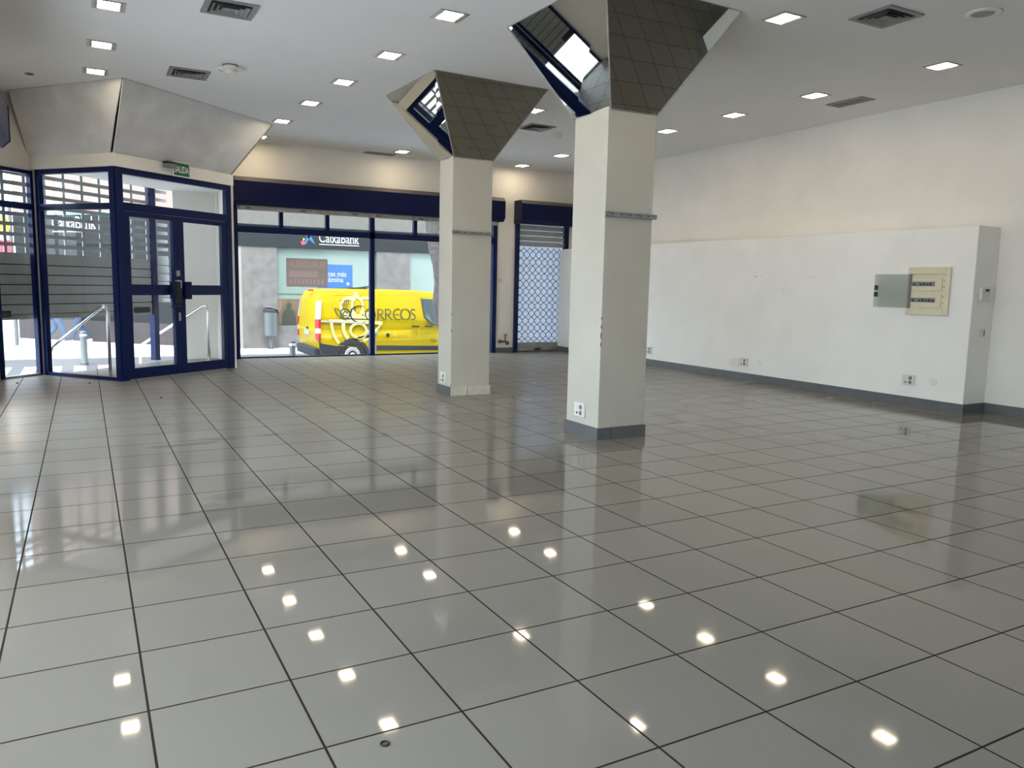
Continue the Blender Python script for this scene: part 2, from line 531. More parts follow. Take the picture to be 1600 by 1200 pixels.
# ------------------------------------------------------------------ entrance: soffit, header, frames, doors
hd = MB()
hd.obox(K, R_, -.02, DL+.05, 2.82, 2.985, -.07, .10)
hd.obox(P1, K, .02, SL+.06, 2.82, 2.985, -.07, .10)
struct(hd.build('trim_1', 'wall'), 'white painted header above the blue entrance frame')
vc = MB(); vc.prism([(K[0],K[1]+.05),(R_[0]+.02,R_[1]),(2.0,11.9),(1.3,12.2),(-1.1,9.82),P1], 2.86, 2.95)
struct(vc.build('vestibule_ceiling', 'ceil'))
# sloped grey boards between header and ceiling
TK, TL, TR = Vector((0.39, 8.24, H)), Vector((-0.88, 9.80, H)), Vector((2.52, 10.06, H))
BK, BL, BR = Vector((0.265, 9.005, 2.985)), Vector((-0.715, 10.15, 2.985)), Vector((1.92, 10.245, 2.985))
so = thing('sloped_ceiling', 'grey sloped boarding above the entrance, split by a black open seam', 'soffit', (0.3, 9.3, 2.985), kind='structure')
q1 = MB()
q1.poly([TL, TK+Vector((-.005,.008,0)), TK.lerp(BK,.5)+Vector((-.02,.02,0)), BK+Vector((-.018,.02,0)), BL], [(0,1,2,3,4)])
bmesh.ops.triangulate(q1.bm, faces=q1.bm.faces)
q2 = MB()
q2.poly([TK+Vector((.005,.005,0)), TR, BR, BK+Vector((.012,.012,0)), TK.lerp(BK,.5)+Vector((.012,.012,0))], [(0,1,2,3,4)])
bmesh.ops.triangulate(q2.bm, faces=q2.bm.faces)
for nm, q in (('left_board', q1), ('right_board', q2)):
    ob = q.build(nm, 'soffit', so, fix=False)
    sd = ob.modifiers.new('s', 'SOLIDIFY'); sd.thickness = 0.015; sd.offset = 0
bk = MB(); off = Vector((.04,.10,.04))
bk.poly([TK+Vector((-.4,.55,-.02))+Vector((0,.1,0)), TK+off+Vector((0,0,-.06)), TK+Vector((.5,.5,-.02))+Vector((0,.1,0)), BK+Vector((.5,.5,.02))+off, BK+off, BK+Vector((-.4,.55,.02))+off], [(0,1,4,5),(1,2,3,4)])
bk.build('dark_void', 'dark', so)
tr = MB(); tr.tube([TR, BR], .016, 6); tr.tube([TL, BL], .012, 6); tr.tube([TL,TK,TR], .008, 6)
tr.build('edge_strip', 'grey_pl', so)

FT = dict(o0=-.035, o1=.035)
ef = thing('door_frame', 'navy blue metal frame around the glazed double doors', 'door frame', (0.6, 9.6, 0), kind='structure')
e = MB()
e.obox(K, R_, -.035, .075, 0, 2.82, -.05, .05)
e.obox(P1, K, SL-.06, SL+.03, 0, 2.82, -.05, .05)
e.build('corner_post', 'navy', ef)
e = MB(); e.obox(K, R_, DL-.075, DL+.03, 0, 2.82, **FT); e.build('jamb', 'navy', ef)
e = MB(); e.obox(K, R_, .07, DL-.07, 2.265, 2.375, **FT); e.obox(K, R_, .07, DL-.07, 2.74, 2.82, **FT); e.build('door_transom', 'navy', ef)
e = MB(); e.obox(P1, K, .042, .115, 0, 2.82, **FT); e.build('side_post', 'navy', ef)
e = MB(); e.obox(P1, K, .08, SL-.06, 2.275, 2.355, **FT); e.obox(P1, K, .08, SL-.06, 2.755, 2.82, **FT); e.obox(P1, K, .08, SL-.06, 0, .045, **FT); e.build('side_rail', 'navy', ef)
e = MB(); e.prism([(P1[0]-.04,P1[1]-.06),(P1[0]+.035,P1[1]-.06),(P1[0]+.035,P1[1]+.03),(P1[0]-.04,P1[1]+.03)], 0, 2.985); e.build('silver_post', 'alud', ef)
def pane(name, a, b, t0, t1, z0, z1, parent, mt='glass'):
    q = MB(); q.obox(a, b, t0, t1, z0, z1, -.004, .004); return q.build(name, mt, parent)
pane('side_pane', P1, K, .07, SL-.05, .03, 2.29, ef); pane('side_top_pane', P1, K, .07, SL-.05, 2.34, 2.77, ef)
pane('door_top_pane', K, R_, .06, DL-.06, 2.36, 2.75, ef)

def leaf(nm, label, t0, t1, hs):
    d = thing(nm, label, 'door', (K[0]+(R_[0]-K[0])*t0/DL, K[1]+(R_[1]-K[1])*t0/DL, 0), kind='structure')
    f = MB(); o = dict(o0=-.028, o1=.028)
    st = .095
    f.obox(K, R_, t0, t0+st, .012, 2.26, **o); f.obox(K, R_, t1-st, t1, .012, 2.26, **o)
    f.obox(K, R_, t0+st, t1-st, .012, .155, **o); f.obox(K, R_, t0+st, t1-st, 1.150, 1.295, **o); f.obox(K, R_, t0+st, t1-st, 2.195, 2.26, **o)
    f.build('frame', 'navy', d)
    pane('upper_pane', K, R_, t0+st-.01, t1-st+.01, 1.285, 2.205, d); pane('lower_pane', K, R_, t0+st-.01, t1-st+.01, .145, 1.16, d)
    tc = t1-st/2 if hs > 0 else t0+st/2
    h = MB(); h.obox(K, R_, tc-.135 if hs > 0 else tc+.02, tc-.06 if hs > 0 else tc+.135, 1.09, 1.345, -.075, -.028)
    h.build('push_handle', 'navybox', d, bevel=.012)
    return d, tc
d1, tc = leaf('door_1', 'left navy glazed door leaf with lock box and lever', .078, .985, 1)
x = MB(); x.obox(K, R_, tc-.045, tc+.05, 1.03, 1.35, -.07, -.028); x.build('lock_box', 'clad', d1, bevel=.008)
x = MB(); x.obox(K, R_, tc-.04, tc+.045, 1.345, 1.362, -.072, -.03); x.obox(K, R_, tc+.03, tc+.045, 1.25, 1.35, -.075, -.06); x.build('bright_edge', 'alu', d1)
x = MB(); x.obox(K, R_, tc-.16, tc+.02, .985, 1.005, -.085, -.06); x.obox(K, R_, tc-.01, tc+.02, .98, 1.01, -.07, -.028); x.build('lever', 'black', d1)
x = MB(); x.obox(K, R_, tc-.01, tc+.04, 1.42, 1.50, -.05, -.028); x.build('upper_bolt', 'alud', d1)
x = MB(); x.obox(K, R_, tc+.015, tc+.04, .78, .90, -.045, -.028); x.build('keyhole_plate', 'alud', d1)
d2, tc = leaf('door_2', 'right navy glazed door leaf beside the wall', .99, DL-.078, -1)

# left corner window and its frame
wl2 = (V2(P1)-V2(W2)).length
wd = thing('window_2', 'narrow blue framed corner window left of the entrance', 'window', (W2[0], W2[1], 0), kind='structure')
e = MB(); e.obox(W2, P1, wl2-.10, wl2-.055, 0, 2.80, **FT); e.obox(W2, P1, 0, .05, 0, 2.80, **FT)
e.obox(W2, P1, .04, wl2-.06, 2.275, 2.355, **FT); e.obox(W2, P1, .04, wl2-.06, 2.75, 2.80, **FT); e.build('frame', 'navy', wd)
e = MB(); e.obox(W2, P1, .04, wl2-.06, 0, .03, **FT); e.build('sill', 'alud', wd)
pane('lower_pane', W2, P1, .04, wl2-.06, .02, 2.29, wd); pane('upper_pane', W2, P1, .04, wl2-.06, 2.34, 2.77, wd)

# left wall windows (outside the frame; seen in the mirrors)
for nm, y0, y1 in (('window_3', 2.6, 6.9), ('window_4', -3.6, 1.9)):
    w = thing(nm, None, None, (XL, y0, 0), kind='structure')
    e = MB(); n = 3
    e.box(XL-.08, XL-.01, y0, y1, 0, .06); e.box(XL-.08, XL-.01, y0, y1, 2.21, 2.33); e.box(XL-.08, XL-.01, y0, y1, 3.04, 3.1)
    for k in range(n+1):
        yy = y0+.04+(y1-y0-.08)*k/n
        e.box(XL-.085, XL-.005, yy-.04, yy+.04, 0, 3.1)
    e.build('frame', 'navy', w)
    e = MB(); e.box(XL-.05, XL-.042, y0+.02, y1-.02, .03, 3.06); e.build('pane', 'glass', w)

# exit sign and emergency lamp on the header
def onK(t, o, z):
    d = (V2(R_)-V2(K)).normalized(); n = Vector((-d.y, d.x)); p = V2(K)+d*t+n*o
    return Vector((p.x, p.y, z))
dK = (V2(R_)-V2(K)).normalized(); exK = Vector((dK.x, dK.y, 0)); nK = Vector((-dK.y, dK.x, 0))
sg = thing('exit_sign', 'green and white SALIDA exit sign on the header above the doors', 'sign', onK(.87, -.10, 2.815))
e = MB(); e.obox(K, R_, .865, 1.165, 2.815, 3.02, -.105, -.085); e.build('border', 'sigw', sg)
e = MB(); e.obox(K, R_, .880, 1.150, 2.83, 3.005, -.108, -.104); e.build('panel', 'green', sg)
e = MB(); e.text('SALIDA', onK(.885, -.1085, 2.868), exK, (0,0,1), width=.255, height=.095, th=.002, bold=.012); e.build('lettering', 'sigw', sg)
el = thing('emergency_lamp', 'grey emergency lamp beside the green exit sign', 'lamp', onK(.77, -.12, 2.91))
e = MB(); e.obox(K, R_, .70, .855, 2.91, 2.965, -.20, -.072); e.build('housing', 'grey_pl', el, bevel=.02)
e = MB(); e.obox(K, R_, .71, .845, 2.968, 2.99, -.17, -.072); e.build('mounting_plate', 'clad', el)

# handrails in the vestibule
def rail(label, top, low, hz, lz, lowbase):
    r = thing('handrail', label, 'handrail', (top[0], top[1], 0), 'entrance handrails')
    a, b = Vector((*top, hz)), Vector((*low, lz))
    d = (b-a).normalized()
    pts = [Vector((*top, 0)), Vector((*top, hz-.12)), Vector((*top, hz-.04))+d*.03, a+d*.10+Vector((0,0,.0)), b-d*.06, Vector((*low, lz-.05)), Vector((*low, lowbase))]
    e = MB(); e.tube(pts, .022, 12); e.build('rail_tube', 'chrome', r, smooth=True)
    e = MB()
    e.lathe((*top, 0), [(.05, 0), (.05, .012), (.024, .014)], 16); e.build('floor_flange', 'chrome', r)
    e = MB(); e.lathe((*low, lowbase), [(.05, 0), (.05, .012), (.024, .014)], 16); e.build('floor_flange', 'chrome', r)
    return r
rail('steel handrail nearer the camera, behind the side glass panel', (0.15, 9.46), (-0.58, 10.27), 1.04, .36, 0)
rail('steel handrail farther back, seen through both door leaves', (1.72, 11.60), (.70, 12.55), .99, .20, -.51)
sp = MB()
for k in range(3):
    a, b = (-1.3, 9.45+.0), (1.35, 12.10)
    sp.obox((-.52, 10.23), (1.35, 12.1), -.05, 2.65, ST-.02, -0.17*(k+1), .30*k, .30*(k+1)+.0)
tag(sp.build('entrance_steps', 'paving'), 'light stone steps going down from the entrance to the street', 'steps')

# perforated roller shutter across the chamfered entrance
SA, SB = (-1.28, 9.76), (0.86, 11.90)
sl = (V2(SB)-V2(SA)).length
sh = thing('perforated_shutter', 'half lowered grey roller shutter with slots behind the entrance glass', 'shutter', ((SA[0]+SB[0])/2, (SA[1]+SB[1])/2, 0.78))
def joints(a, b, L, z0, nsolid, parent, shift=0.0, pitch=.137):
    mb = MB()
    for k in range(nsolid): mb.obox(a, b, shift, shift+L, z0+k*pitch-.002, z0+k*pitch+.018, .004, .012)
    mb.obox(a, b, shift, shift+L, z0, z0+(nsolid-1)*pitch+.018, .011, .014)
    bmesh.ops.remove_doubles(mb.bm, verts=mb.bm.verts, dist=1e-5)
    return mb.build('slat_joints', 'clad', parent)
def perforated(mb, a, b, L, z0, nsolid, nslot, pitch=.137):
    z = z0
    for k in range(nsolid):
        mb.obox(a, b, 0, L, z+.014, z+pitch, -.012, .006)
        mb.obox(a, b, 0, L, z+.034, z+pitch-.022, -.018, .008)
        z += pitch
    for k in range(nslot):
        mb.obox(a, b, 0, L, z, z+.030, -.010, .010); mb.obox(a, b, 0, L, z+pitch-.024, z+pitch, -.010, .010)
        t = .0
        while t < L:
            mb.obox(a, b, t, min(L, t+.045), z+.03, z+pitch-.024, -.007, .007); t += .33
        z += pitch
e = MB(); perforated(e, SA, SB, sl, .84, 6, 10); e.build('slat_curtain', 'slat', sh)
joints(SA, SB, sl, .84, 7, sh)
e = MB(); e.obox(SA, SB, 0, sl, .78, .845, -.02, .02); e.build('bottom_bar', 'alud', sh)
for k, t in enumerate((.02, 2.62)):
    e = MB(); e.obox(SA, SB, t, t+.32, .815, .905, -.05, -.02); e.build('lock_box', 'clad', sh)
gp = thing('shutter_guide_post', 'slim navy post seen through the door leaf with the lever', 'post', (.93, 11.97, 0))
e = MB(); e.obox(SA, SB, sl+.01, sl+.12, 0, 2.9, -.05, .05); e.build('post', 'navy', gp)
e = MB(); e.obox(SA, SB, sl+.03, sl+.10, 0, .012, -.08, .08); e.build('foot_plate', 'clad', gp)
s2 = thing('narrow_shutter_panel', 'narrow slotted shutter panel between the slim post and the wall', 'shutter', (1.1, 12.15, .1))
e = MB(); perforated(e, SA, SB, .30, 1.05, 5, 9); bmesh.ops.translate(e.bm, verts=e.bm.verts, vec=Vector(((sl+.14)*.7071, (sl+.14)*.7071, 0))); e.build('slat_curtain', 'slat', s2)
e = MB(); e.obox(SA, SB, sl+.14, sl+.44, .98, 1.05, -.02, .02); e.build('bottom_bar', 'alud', s2)

# ------------------------------------------------------------------ main shop window and roller shutter boxes
mw = thing('window_1', 'wide blue framed shop window facing the street', 'window', (2.2, YF+.06, 0), kind='structure')
for q in ((2.17, 2.265, YF-.03, YF+.12, 0, 2.78), (7.25, 7.325, YF-.05, YF+.12, 0, 2.75)):
    e = MB(); e.box(*q); e.build('side_frame', 'navy', mw)
e = MB(); e.box(2.26, 7.26, YF+.03, YF+.10, 0, .022); e.build('sill', 'navy', mw)
e = MB(); e.box(4.665, 4.755, YF+.02, YF+.11, 0.02, 2.78); e.build('centre_mullion', 'navy', mw)
e = MB(); e.box(2.26, 7.26, YF+.02, YF+.11, 2.215, 2.325); e.build('transom', 'navy', mw)
for xm in (3.02, 3.855, 5.58, 6.42):
    e = MB(); e.box(xm-.035, xm+.035, YF+.02, YF+.11, 2.32, 2.78); e.build('small_mullion', 'navy', mw)
e = MB(); e.box(2.26, 7.26, YF+.085, YF+.20, 2.32, 2.372); e.build('sky_sheen_ledge', 'lblue', mw)  # ledge painted light blue to stand for sky reflected off its top
e = MB(); e.box(2.26, 4.67, YF+.056, YF+.064, .02, 2.22); e.build('left_pane', 'glass', mw)
e = MB(); e.box(4.75, 7.26, YF+.056, YF+.064, .02, 2.22); e.build('right_pane', 'glass', mw)
for xa, xb in ((2.26,2.99),(3.05,3.83),(3.88,4.67),(4.75,5.55),(5.61,6.39),(6.45,7.26)):
    e = MB(); e.box(xa, xb, YF+.056, YF+.064, 2.32, 2.78); e.build('top_pane', 'glassd', mw)

def shutter_box(name, label, x0, x1, z0, z1, dep, axis='x', base=YF):
    """roller-shutter housing with chamfered profile"""
    t = thing(name, label, 'shutter', ((x0+x1)/2, base, z0) if axis == 'x' else (base, (x0+x1)/2, z0))
    c = .07
    prof = [(0,z0),(dep-c,z0),(dep,z0+c),(dep,z1-c),(dep-c,z1),(0,z1)]
    def P(u, d, z): return (u, base-d, z) if axis == 'x' else (base+d, u, z)
    e = MB(); k = len(prof)
    vs = [P(x0+.02,d,z) for d,z in prof]+[P(x1-.02,d,z) for d,z in prof]
    e.poly(vs, [(i,(i+1)%k,k+(i+1)%k,k+i) for i in range(k)]+[tuple(range(k)), tuple(range(2*k-1,k-1,-1))])
    e.build('housing', 'navybox', t)
    e = MB()
    vs = [P(x0+.01,dep-c+.002,z1+.001),P(x1-.01,dep-c+.002,z1+.001),P(x1-.01,dep+.003,z1-c),P(x0+.01,dep+.003,z1-c)]
    e.slab(vs, (0,0,.006)); e.slab([P(x0+.01,0,z1),P(x1-.01,0,z1),P(x1-.01,dep-c,z1),P(x0+.01,dep-c,z1)], (0,0,.006))
    e.build('top_cover', 'boxtop', t)
    for u0, u1 in ((x0,x0+.022),(x1-.022,x1)):
        e = MB(); vs = [P(u0,d*1.02,z) for d,z in prof]+[P(u1,d*1.02,z) for d,z in prof]
        e.poly(vs, [(i,(i+1)%k,k+(i+1)%k,k+i) for i in range(k)]+[tuple(range(k)), tuple(range(2*k-1,k-1,-1))])
        e.build('end_cap', 'navybox', t)
    return t
sb = shutter_box('shutter_box', 'long navy roller shutter box above the wide shop window', 2.17, 7.37, 2.665, 3.13, .31)
e = MB(); e.box(2.27, 7.25, YF-.20, YF-.03, 2.60, 2.668); e.box(2.27, 7.25, YF-.205, YF-.16, 2.585, 2.64)
e.build('rolled_bottom_slat', 'alud', sb)
for xm in (2.42, 3.35, 4.30, 4.75, 5.6):
    e = MB(); e.box(xm-.045, xm+.045, YF-.212, YF-.204, 2.612, 2.630); e.build('slot_hole', 'black', sb)
for xm in (2.2, 7.30):
    e = MB(); e.box(xm-.03, xm+.03, YF-.07, YF-.0, 0 if xm > 5 else 0, 2.665); e.build('guide_rail', 'navy', sb)

gs = shutter_box('grille_shutter', 'navy shutter box with slats and mesh grille over the narrow doorway', 7.74, 9.20, 2.66, 3.12, .33)
e = MB()
for k in range(4):
    z0 = 2.215+k*.112
    e.box(7.85, 8.985, YF+.012, YF+.03, z0, z0+.10); e.box(7.85, 8.985, YF+.0, YF+.02, z0+.035, z0+.085)
e.build('upper_slats', 'slat', gs)
# mesh of curved bars: rings between diagonal wires
e = MB()
PX, PZ = .147, .154
xa, xb, za, zb = 7.855, 8.985, .195, 2.21
nz = int((zb-za)/PZ)
for i in range(0, int((xb-xa)/PX)+1):
    for sgn in (1, -1):
        pts = []
        for k in range((nz+1)*6):
            z = za+k*PZ/6
            if z > zb: break
            xx = xa+PX/2+i*PX+sgn*(PX/2*.98)*math.cos(2*math.pi*(z-za)/(2*PZ))*1.0
            pts.append((min(xb, max(xa, xx)), YF+.02+.004*sgn, z))
        e.tube(pts, .0065, 4)
e.build('mesh_grille', 'navybox', gs)
e = MB(); e.box(7.85, 8.985, YF-.005, YF+.04, .03, .085); e.box(7.85, 8.985, YF+.0, YF+.035, .09, .175); e.box(7.85,8.985,YF-.01,YF+.04,.176,.198); e.build('bottom_slat', 'alud', gs)
e = MB(); e.box(8.30, 8.45, YF-.02, YF-.005, .04, .075); e.build('lock', 'clad', gs)
for x0, x1 in ((7.77, 7.855), (8.98, 9.06)):
    e = MB(); e.box(x0, x1, YF-.06, YF+.08, 0, 2.66); e.build('guide_rail', 'navy', gs)
fp = thing('door_3', 'white panel door behind the mesh grille', 'door', (8.42, YF+.2, 0), kind='structure')
e = MB(); e.box(7.80, 9.03, YF+.20, YF+.206, .10, 2.93); e.build('panel', 'frost', fp)
e = MB(); e.box(7.78, 9.05, YF+.14, YF+.24, 0, .10); e.build('threshold', 'alud', fp)

lb = shutter_box('shutter_box', 'navy shutter box whose end shows high beside the corner window', 2.4, 7.02, 2.66, 3.14, .42, axis='y', base=XL+.004)

# ------------------------------------------------------------------ columns with mirrored capitals
def column(label, x0, x1, y0, y1, ring, top, zn, band, sides, fronts):
    c = thing('column', label, 'column', ((x0+x1)/2, (y0+y1)/2, 0), 'square columns with mirrored capitals')
    e = MB(); e.box(x0, x1, y0, y1, 0, zn+.02); e.build('shaft', 'column', c, bevel=.006)
    b = [Vector((*p, zn)) for p in ring]              # mirror glass is set a little askew on the shaft
    t = [Vector((*p, H)) for p in top]
    for i in range(4):
        j = (i+1) % 4
        q = [b[i], b[j], t[j], t[i]]
        n = (b[j]-b[i]).cross(t[i]-b[i]).normalized()
        e = MB(); e.slab(q, -n*.006); e.build('mirror_panel', 'mirror', c)
    e = MB()
    for i in range(4):
        e.tube([b[i], t[i]], .007, 6); e.tube([b[i], b[(i+1)%4]], .005, 6); e.tube([t[i], t[(i+1)%4]], .006, 6)
    e.build('edge_trim', 'alud', c)
    k = .014; hh = .11
    e = MB()
    e.box(x0-k, x0, y0+.0, y0+(y1-y0)*.93-.001, 0, hh); e.box(x0-k, x0, y0+(y1-y0)*.93+.001, y1+k, 0, hh); e.box(x1, x1+k, y0, y1+k, 0, hh); e.box(x0, x1, y1, y1+k, 0, hh)
    e.build('side_skirting', sides, c)
    sp_ = x0+(x1-x0)*fronts[1]
    e = MB(); e.box(x0-k*(1 if fronts[0]=='skirt' else .0), sp_-.004, y0-k, y0, 0, hh); e.box(sp_+.004, x1+k, y0-k, y0, 0.0, hh*1.02)
    e.build('front_skirting', fronts[0], c)
    e = MB(); e.box(x0-.002, x1+.035 if band[2] else x1, y0-.022, y0, band[0], band[1]); e.box(x0-.002, x1+.03 if band[2] else x1, y0-.030, y0-.002, band[1]-.012, band[1]); e.box(x0-.002, x1+.03 if band[2] else x1, y0-.030, y0-.002, band[0], band[0]+.008)
    rl = e.build('metal_rail', 'alud', c)
    for q in range(5):
        xx = x0+(x1-x0)*(.12+.19*q)
        e = MB(); e.box(xx-.008, xx+.008, y0-.0235, y0-.020, (band[0]+band[1])/2-.004, (band[0]+band[1])/2+.004); e.build('screw_hole', 'black', rl)
    return c
cA = column('nearer white square column with dark mirrored capital', 3.94, 4.465, 3.16, 3.69, [(3.955,3.15),(4.475,3.165),(4.465,3.70),(3.932,3.70)], [(3.492,2.625),(4.945,2.665),(4.92,4.15),(3.438,4.117)], 2.93, (2.012, 2.052, 1), 'skirt', ('skirt', .27))
cB = column('farther white square column with mirrored capital and cream chipped skirting', 3.855, 4.395, 6.25, 6.65, [(3.862,6.24),(4.405,6.25),(4.395,6.66),(3.845,6.66)], [(3.43,5.83),(4.955,5.88),(4.93,7.29),(3.378,7.281)], 2.915, (2.005, 2.04, 0), 'skirt', ('skirt_c', .42))

# chips in the plaster of column edges
def chips(parent, x, y, zs):
    e = MB()
    for z, s in zs: e.box(x-.0015, x+.006, y-.0015, y+.005, z, z+s)
    e.build('chipped_edge', 'brass', parent)
chips(cA, 3.94, 3.16, ((1.02,.03),(.93,.05),(.86,.03),(1.10,.02)))
chips(cB, 3.855, 6.25, ((1.01,.02),(.80,.03),(.12,.02)))

# ------------------------------------------------------------------ ceiling lights
dl = proto('downlight', '', 'ceiling light', 'square recessed ceiling lights')
e = MB()
a, b_ = .135, .112
for (x0,x1,y0,y1) in ((-a,a,-a,-b_),(-a,a,b_,a),(-a,-b_,-b_,b_),(b_,a,-b_,b_)): e.box(x0,x1,y0,y1,-.007,0)
e.build('bezel', 'lampframe', dl)
e = MB(); e.box(-b_,-.085,-b_,b_,-.003,0); e.build('reflector_side', 'grey_pl', dl)
e = MB(); e.box(.085,b_,-b_,b_,-.003,0); e.build('reflector_side', 'grey_pl', dl)
e = MB(); e.box(-.086,.086,-b_,b_,-.005,-.001); e.build('diffuser', 'lamp', dl)
rows = [
 ('row over the entrance side', [((.17,5.49),'first'),((.14,6.86),'second'),((.10,8.09),'third')]),
 ('row between entrance and columns', [((2.85,4.12),'first'),((2.81,5.58),'second'),((2.72,6.94),'third'),((2.66,8.28),'fourth'),((2.60,9.72),'fifth'),((2.57,11.25),'sixth')]),
 ('row just past the columns', [((5.38,2.60),'first'),((5.42,4.27),'second'),((5.38,6.97),'third'),((5.08,9.78),'fourth'),((5.08,11.22),'fifth')]),
 ('row along the long wall', [((7.89,2.75),'first'),((7.82,4.33),'second'),((7.80,5.67),'third'),((7.77,7.04),'fourth'),((7.65,9.87),'fifth'),((7.66,11.35),'sixth')]),
]
first = True
for rn, ls in rows:
    for (x, y), o in ls:
        lab = 'lit square ceiling light, %s from the camera in the %s' % (o, rn)
        if first:
            dl.location = (x, y, H); dl['label'] = lab; first = False
        else: dup(dl, (x, y, H), lab)

# unseen lamps added along the rows to light the floor near the camera
for x, y in ((.17,4.1),(.17,2.7),(2.85,2.6),(2.85,1.1),(5.4,1.1),(.2,1.1),(2.8,-.6)):
    dup(dl, (x, y, H), 'added square ceiling light out of the picture, behind or beside the camera')
# ceiling vents
def vent(label, cx, cy, wx, wy, kind):
    v = thing('ceiling_vent', label, 'air vent', (cx, cy, H), 'grey ceiling air vents')
    hx, hy = wx/2, wy/2
    def frame(mb, ox, oy, w, z0, z1):
        mb.box(cx-ox,cx+ox,cy-oy,cy-oy+w,z0,z1); mb.box(cx-ox,cx+ox,cy+oy-w,cy+oy,z0,z1)
        mb.box(cx-ox,cx-ox+w,cy-oy+w,cy+oy-w,z0,z1); mb.box(cx+ox-w,cx+ox,cy-oy+w,cy+oy-w,z0,z1)
    e = MB(); frame(e, hx, hy, .05, H-.012, H); e.build('frame', 'vent', v)
    e = MB(); e.box(cx-hx+.04, cx+hx-.04, cy-hy+.04, cy+hy-.04, H-.002, H-.0005); e.build('dark_duct', 'dark', v)
    if kind == 'square':
        for k in range(3):
            s0 = (hx-.065-.042*k, hy-.065-.042*k); s1 = (s0[0]-.030, s0[1]-.030)
            e = MB()
            z0, z1 = H-.026, H-.004
            A = [(cx-s0[0],cy-s0[1],z0),(cx+s0[0],cy-s0[1],z0),(cx+s0[0],cy+s0[1],z0),(cx-s0[0],cy+s0[1],z0)]
            B = [(cx-s1[0],cy-s1[1],z1),(cx+s1[0],cy-s1[1],z1),(cx+s1[0],cy+s1[1],z1),(cx-s1[0],cy+s1[1],z1)]
            for i in range(4):
                j = (i+1)%4; e.slab([A[i],A[j],B[j],B[i]], (0,0,.002))
            e.build('louvre_ring', 'vent', v)
        e = MB(); e.box(cx-.045,cx+.045,cy-.045,cy+.045,H-.012,H-.006); e.build('centre_plate', 'vent', v)
    else:
        e = MB(); n = int((wy-.1)/.022) if wy < wx else int((wx-.1)/.022)
        for k in range(n):
            if wy < wx: yy = cy-hy+.055+k*.022; e.box(cx-hx+.04,cx+hx-.04,yy,yy+.006,H-.012,H-.001)
            else: xx = cx-hx+.055+k*.022; e.box(xx,xx+.006,cy-hy+.04,cy+hy-.04,H-.012,H-.001)
        e.build('blades', 'grey_pl', v)
    return v
vent('square grey ceiling vent above the row of lights by the round fixture', 1.11, 4.99, .44, .44, 'square')
vent('square grey ceiling vent beside the dangling round fixture near the entrance', 1.05, 7.56, .44, .44, 'square')
vent('square grey ceiling vent between the two mirrored capitals', 5.98, 7.93, .44, .44, 'square')
vent('large square ceiling vent near the round ceiling speaker', 6.08, 2.10, .45, .42, 'square')
vent('dark slim grille near the ceiling edge above the shop window', 4.80, 11.66, .56, .20, 'slot')
vent('dark rectangular ceiling grille beside the long plain wall', 8.43, 4.31, .26, .53, 'slot')

t = thing('ceiling_speaker', 'round flush white ceiling speaker beside a large square vent', 'speaker', (6.69, 1.62, H))
e = MB(); e.lathe((6.69,1.62,H), [(.145,0),(.14,-.010),(.095,-.014),(.09,-.006),(.088,0)], 32); e.build('rim', 'white', t, smooth=True)
e = MB(); e.lathe((6.69,1.62,H), [(.088,-.002),(.085,-.009),(.03,-.011)], 32); e.build('cone_grille', 'vent', t)
t = thing('round_spotlight', 'small dark round unlit spotlight near the sloped grey boards', 'ceiling light', (-.59, 8.66, H))
e = MB(); e.lathe((-.59,8.66,H), [(.05,0),(.048,-.008),(.036,-.010),(.034,-.002)], 20); e.build('ring', 'grey_pl', t)
e = MB(); e.lathe((-.59,8.66,H), [(.034,-.001),(.030,-.006)], 16); e.build('lens', 'dark', t)
t = thing('ceiling_detector', 'round white detector with loose ring near the entrance vent', 'smoke detector', (1.42, 6.92, H))
e = MB(); e.lathe((1.42,6.92,H), [(.075,0),(.075,-.012),(.06,-.03),(.062,-.075),(.045,-.092)], 24); e.build('body', 'white', t, smooth=False)
e = MB(); e.ring((1.42,6.92,H-.055), .135, .008, 32); e.box(1.42-.135,1.42-.05,6.91,6.93,H-.06,H-.05); e.box(1.42+.05,1.42+.135,6.91,6.93,H-.06,H-.05); e.build('loose_ring', 'white', t)
e = MB(); e.lathe((1.42,6.92,H-.006), [(.082,0),(.082,-.006)], 24); e.build('dark_gasket', 'clad', t)
t = thing('smoke_detector', 'small white ceiling detector beside the vent between the capitals', 'smoke detector', (6.50, 8.18, H))
e = MB(); e.lathe((6.50,8.18,H), [(.09,0),(.09,-.015),(.075,-.03)], 24); e.build('base', 'white', t)
e = MB(); e.lathe((6.50,8.18,H-.03), [(.07,0),(.07,-.03),(.05,-.05)], 24); e.build('sensor_head', 'white', t)

# ------------------------------------------------------------------ sockets and wall fittings
def socket(label, x, y, z, w=.165, h=.135):
    """plate on a wall facing -x"""
    s = thing('wall_socket', label, 'wall socket', (x, y, z), 'white wall sockets')
    e = MB(); e.box(x-.022, x, y-w/2, y+w/2, z-h/2, z+h/2); e.build('plate', 'white', s, bevel=.006)
    for zz in (-.027, .027):
        e = MB(); e.lathe((x-.0225, y-.03, z+zz), [(.023, 0), (.023, -.003), (.019, -.0035)], 18, axis='x'); pl = e.build('outlet', 'grey_pl', s)
        for dy in (-.009, .009):
            e = MB(); e.lathe((x-.0258, y-.03+dy, z+zz), [(.0035, 0), (.0035, -.002)], 8, axis='x'); e.build('pin_hole', 'black', pl)
    e = MB(); e.box(x-.025, x-.0215, y+.018, y+.058, z+.008, z+.045); e.build('data_port', 'white', s)
    e = MB(); e.box(x-.025, x-.0215, y+.022, y+.040, z-.040, z-.022); e.build('jack', 'black', s)
    return s
socket('double socket plate low on the nearer column', 3.94, 3.446, .24)
socket('double socket plate low on the farther column', 3.855, 6.462, .205, .15)
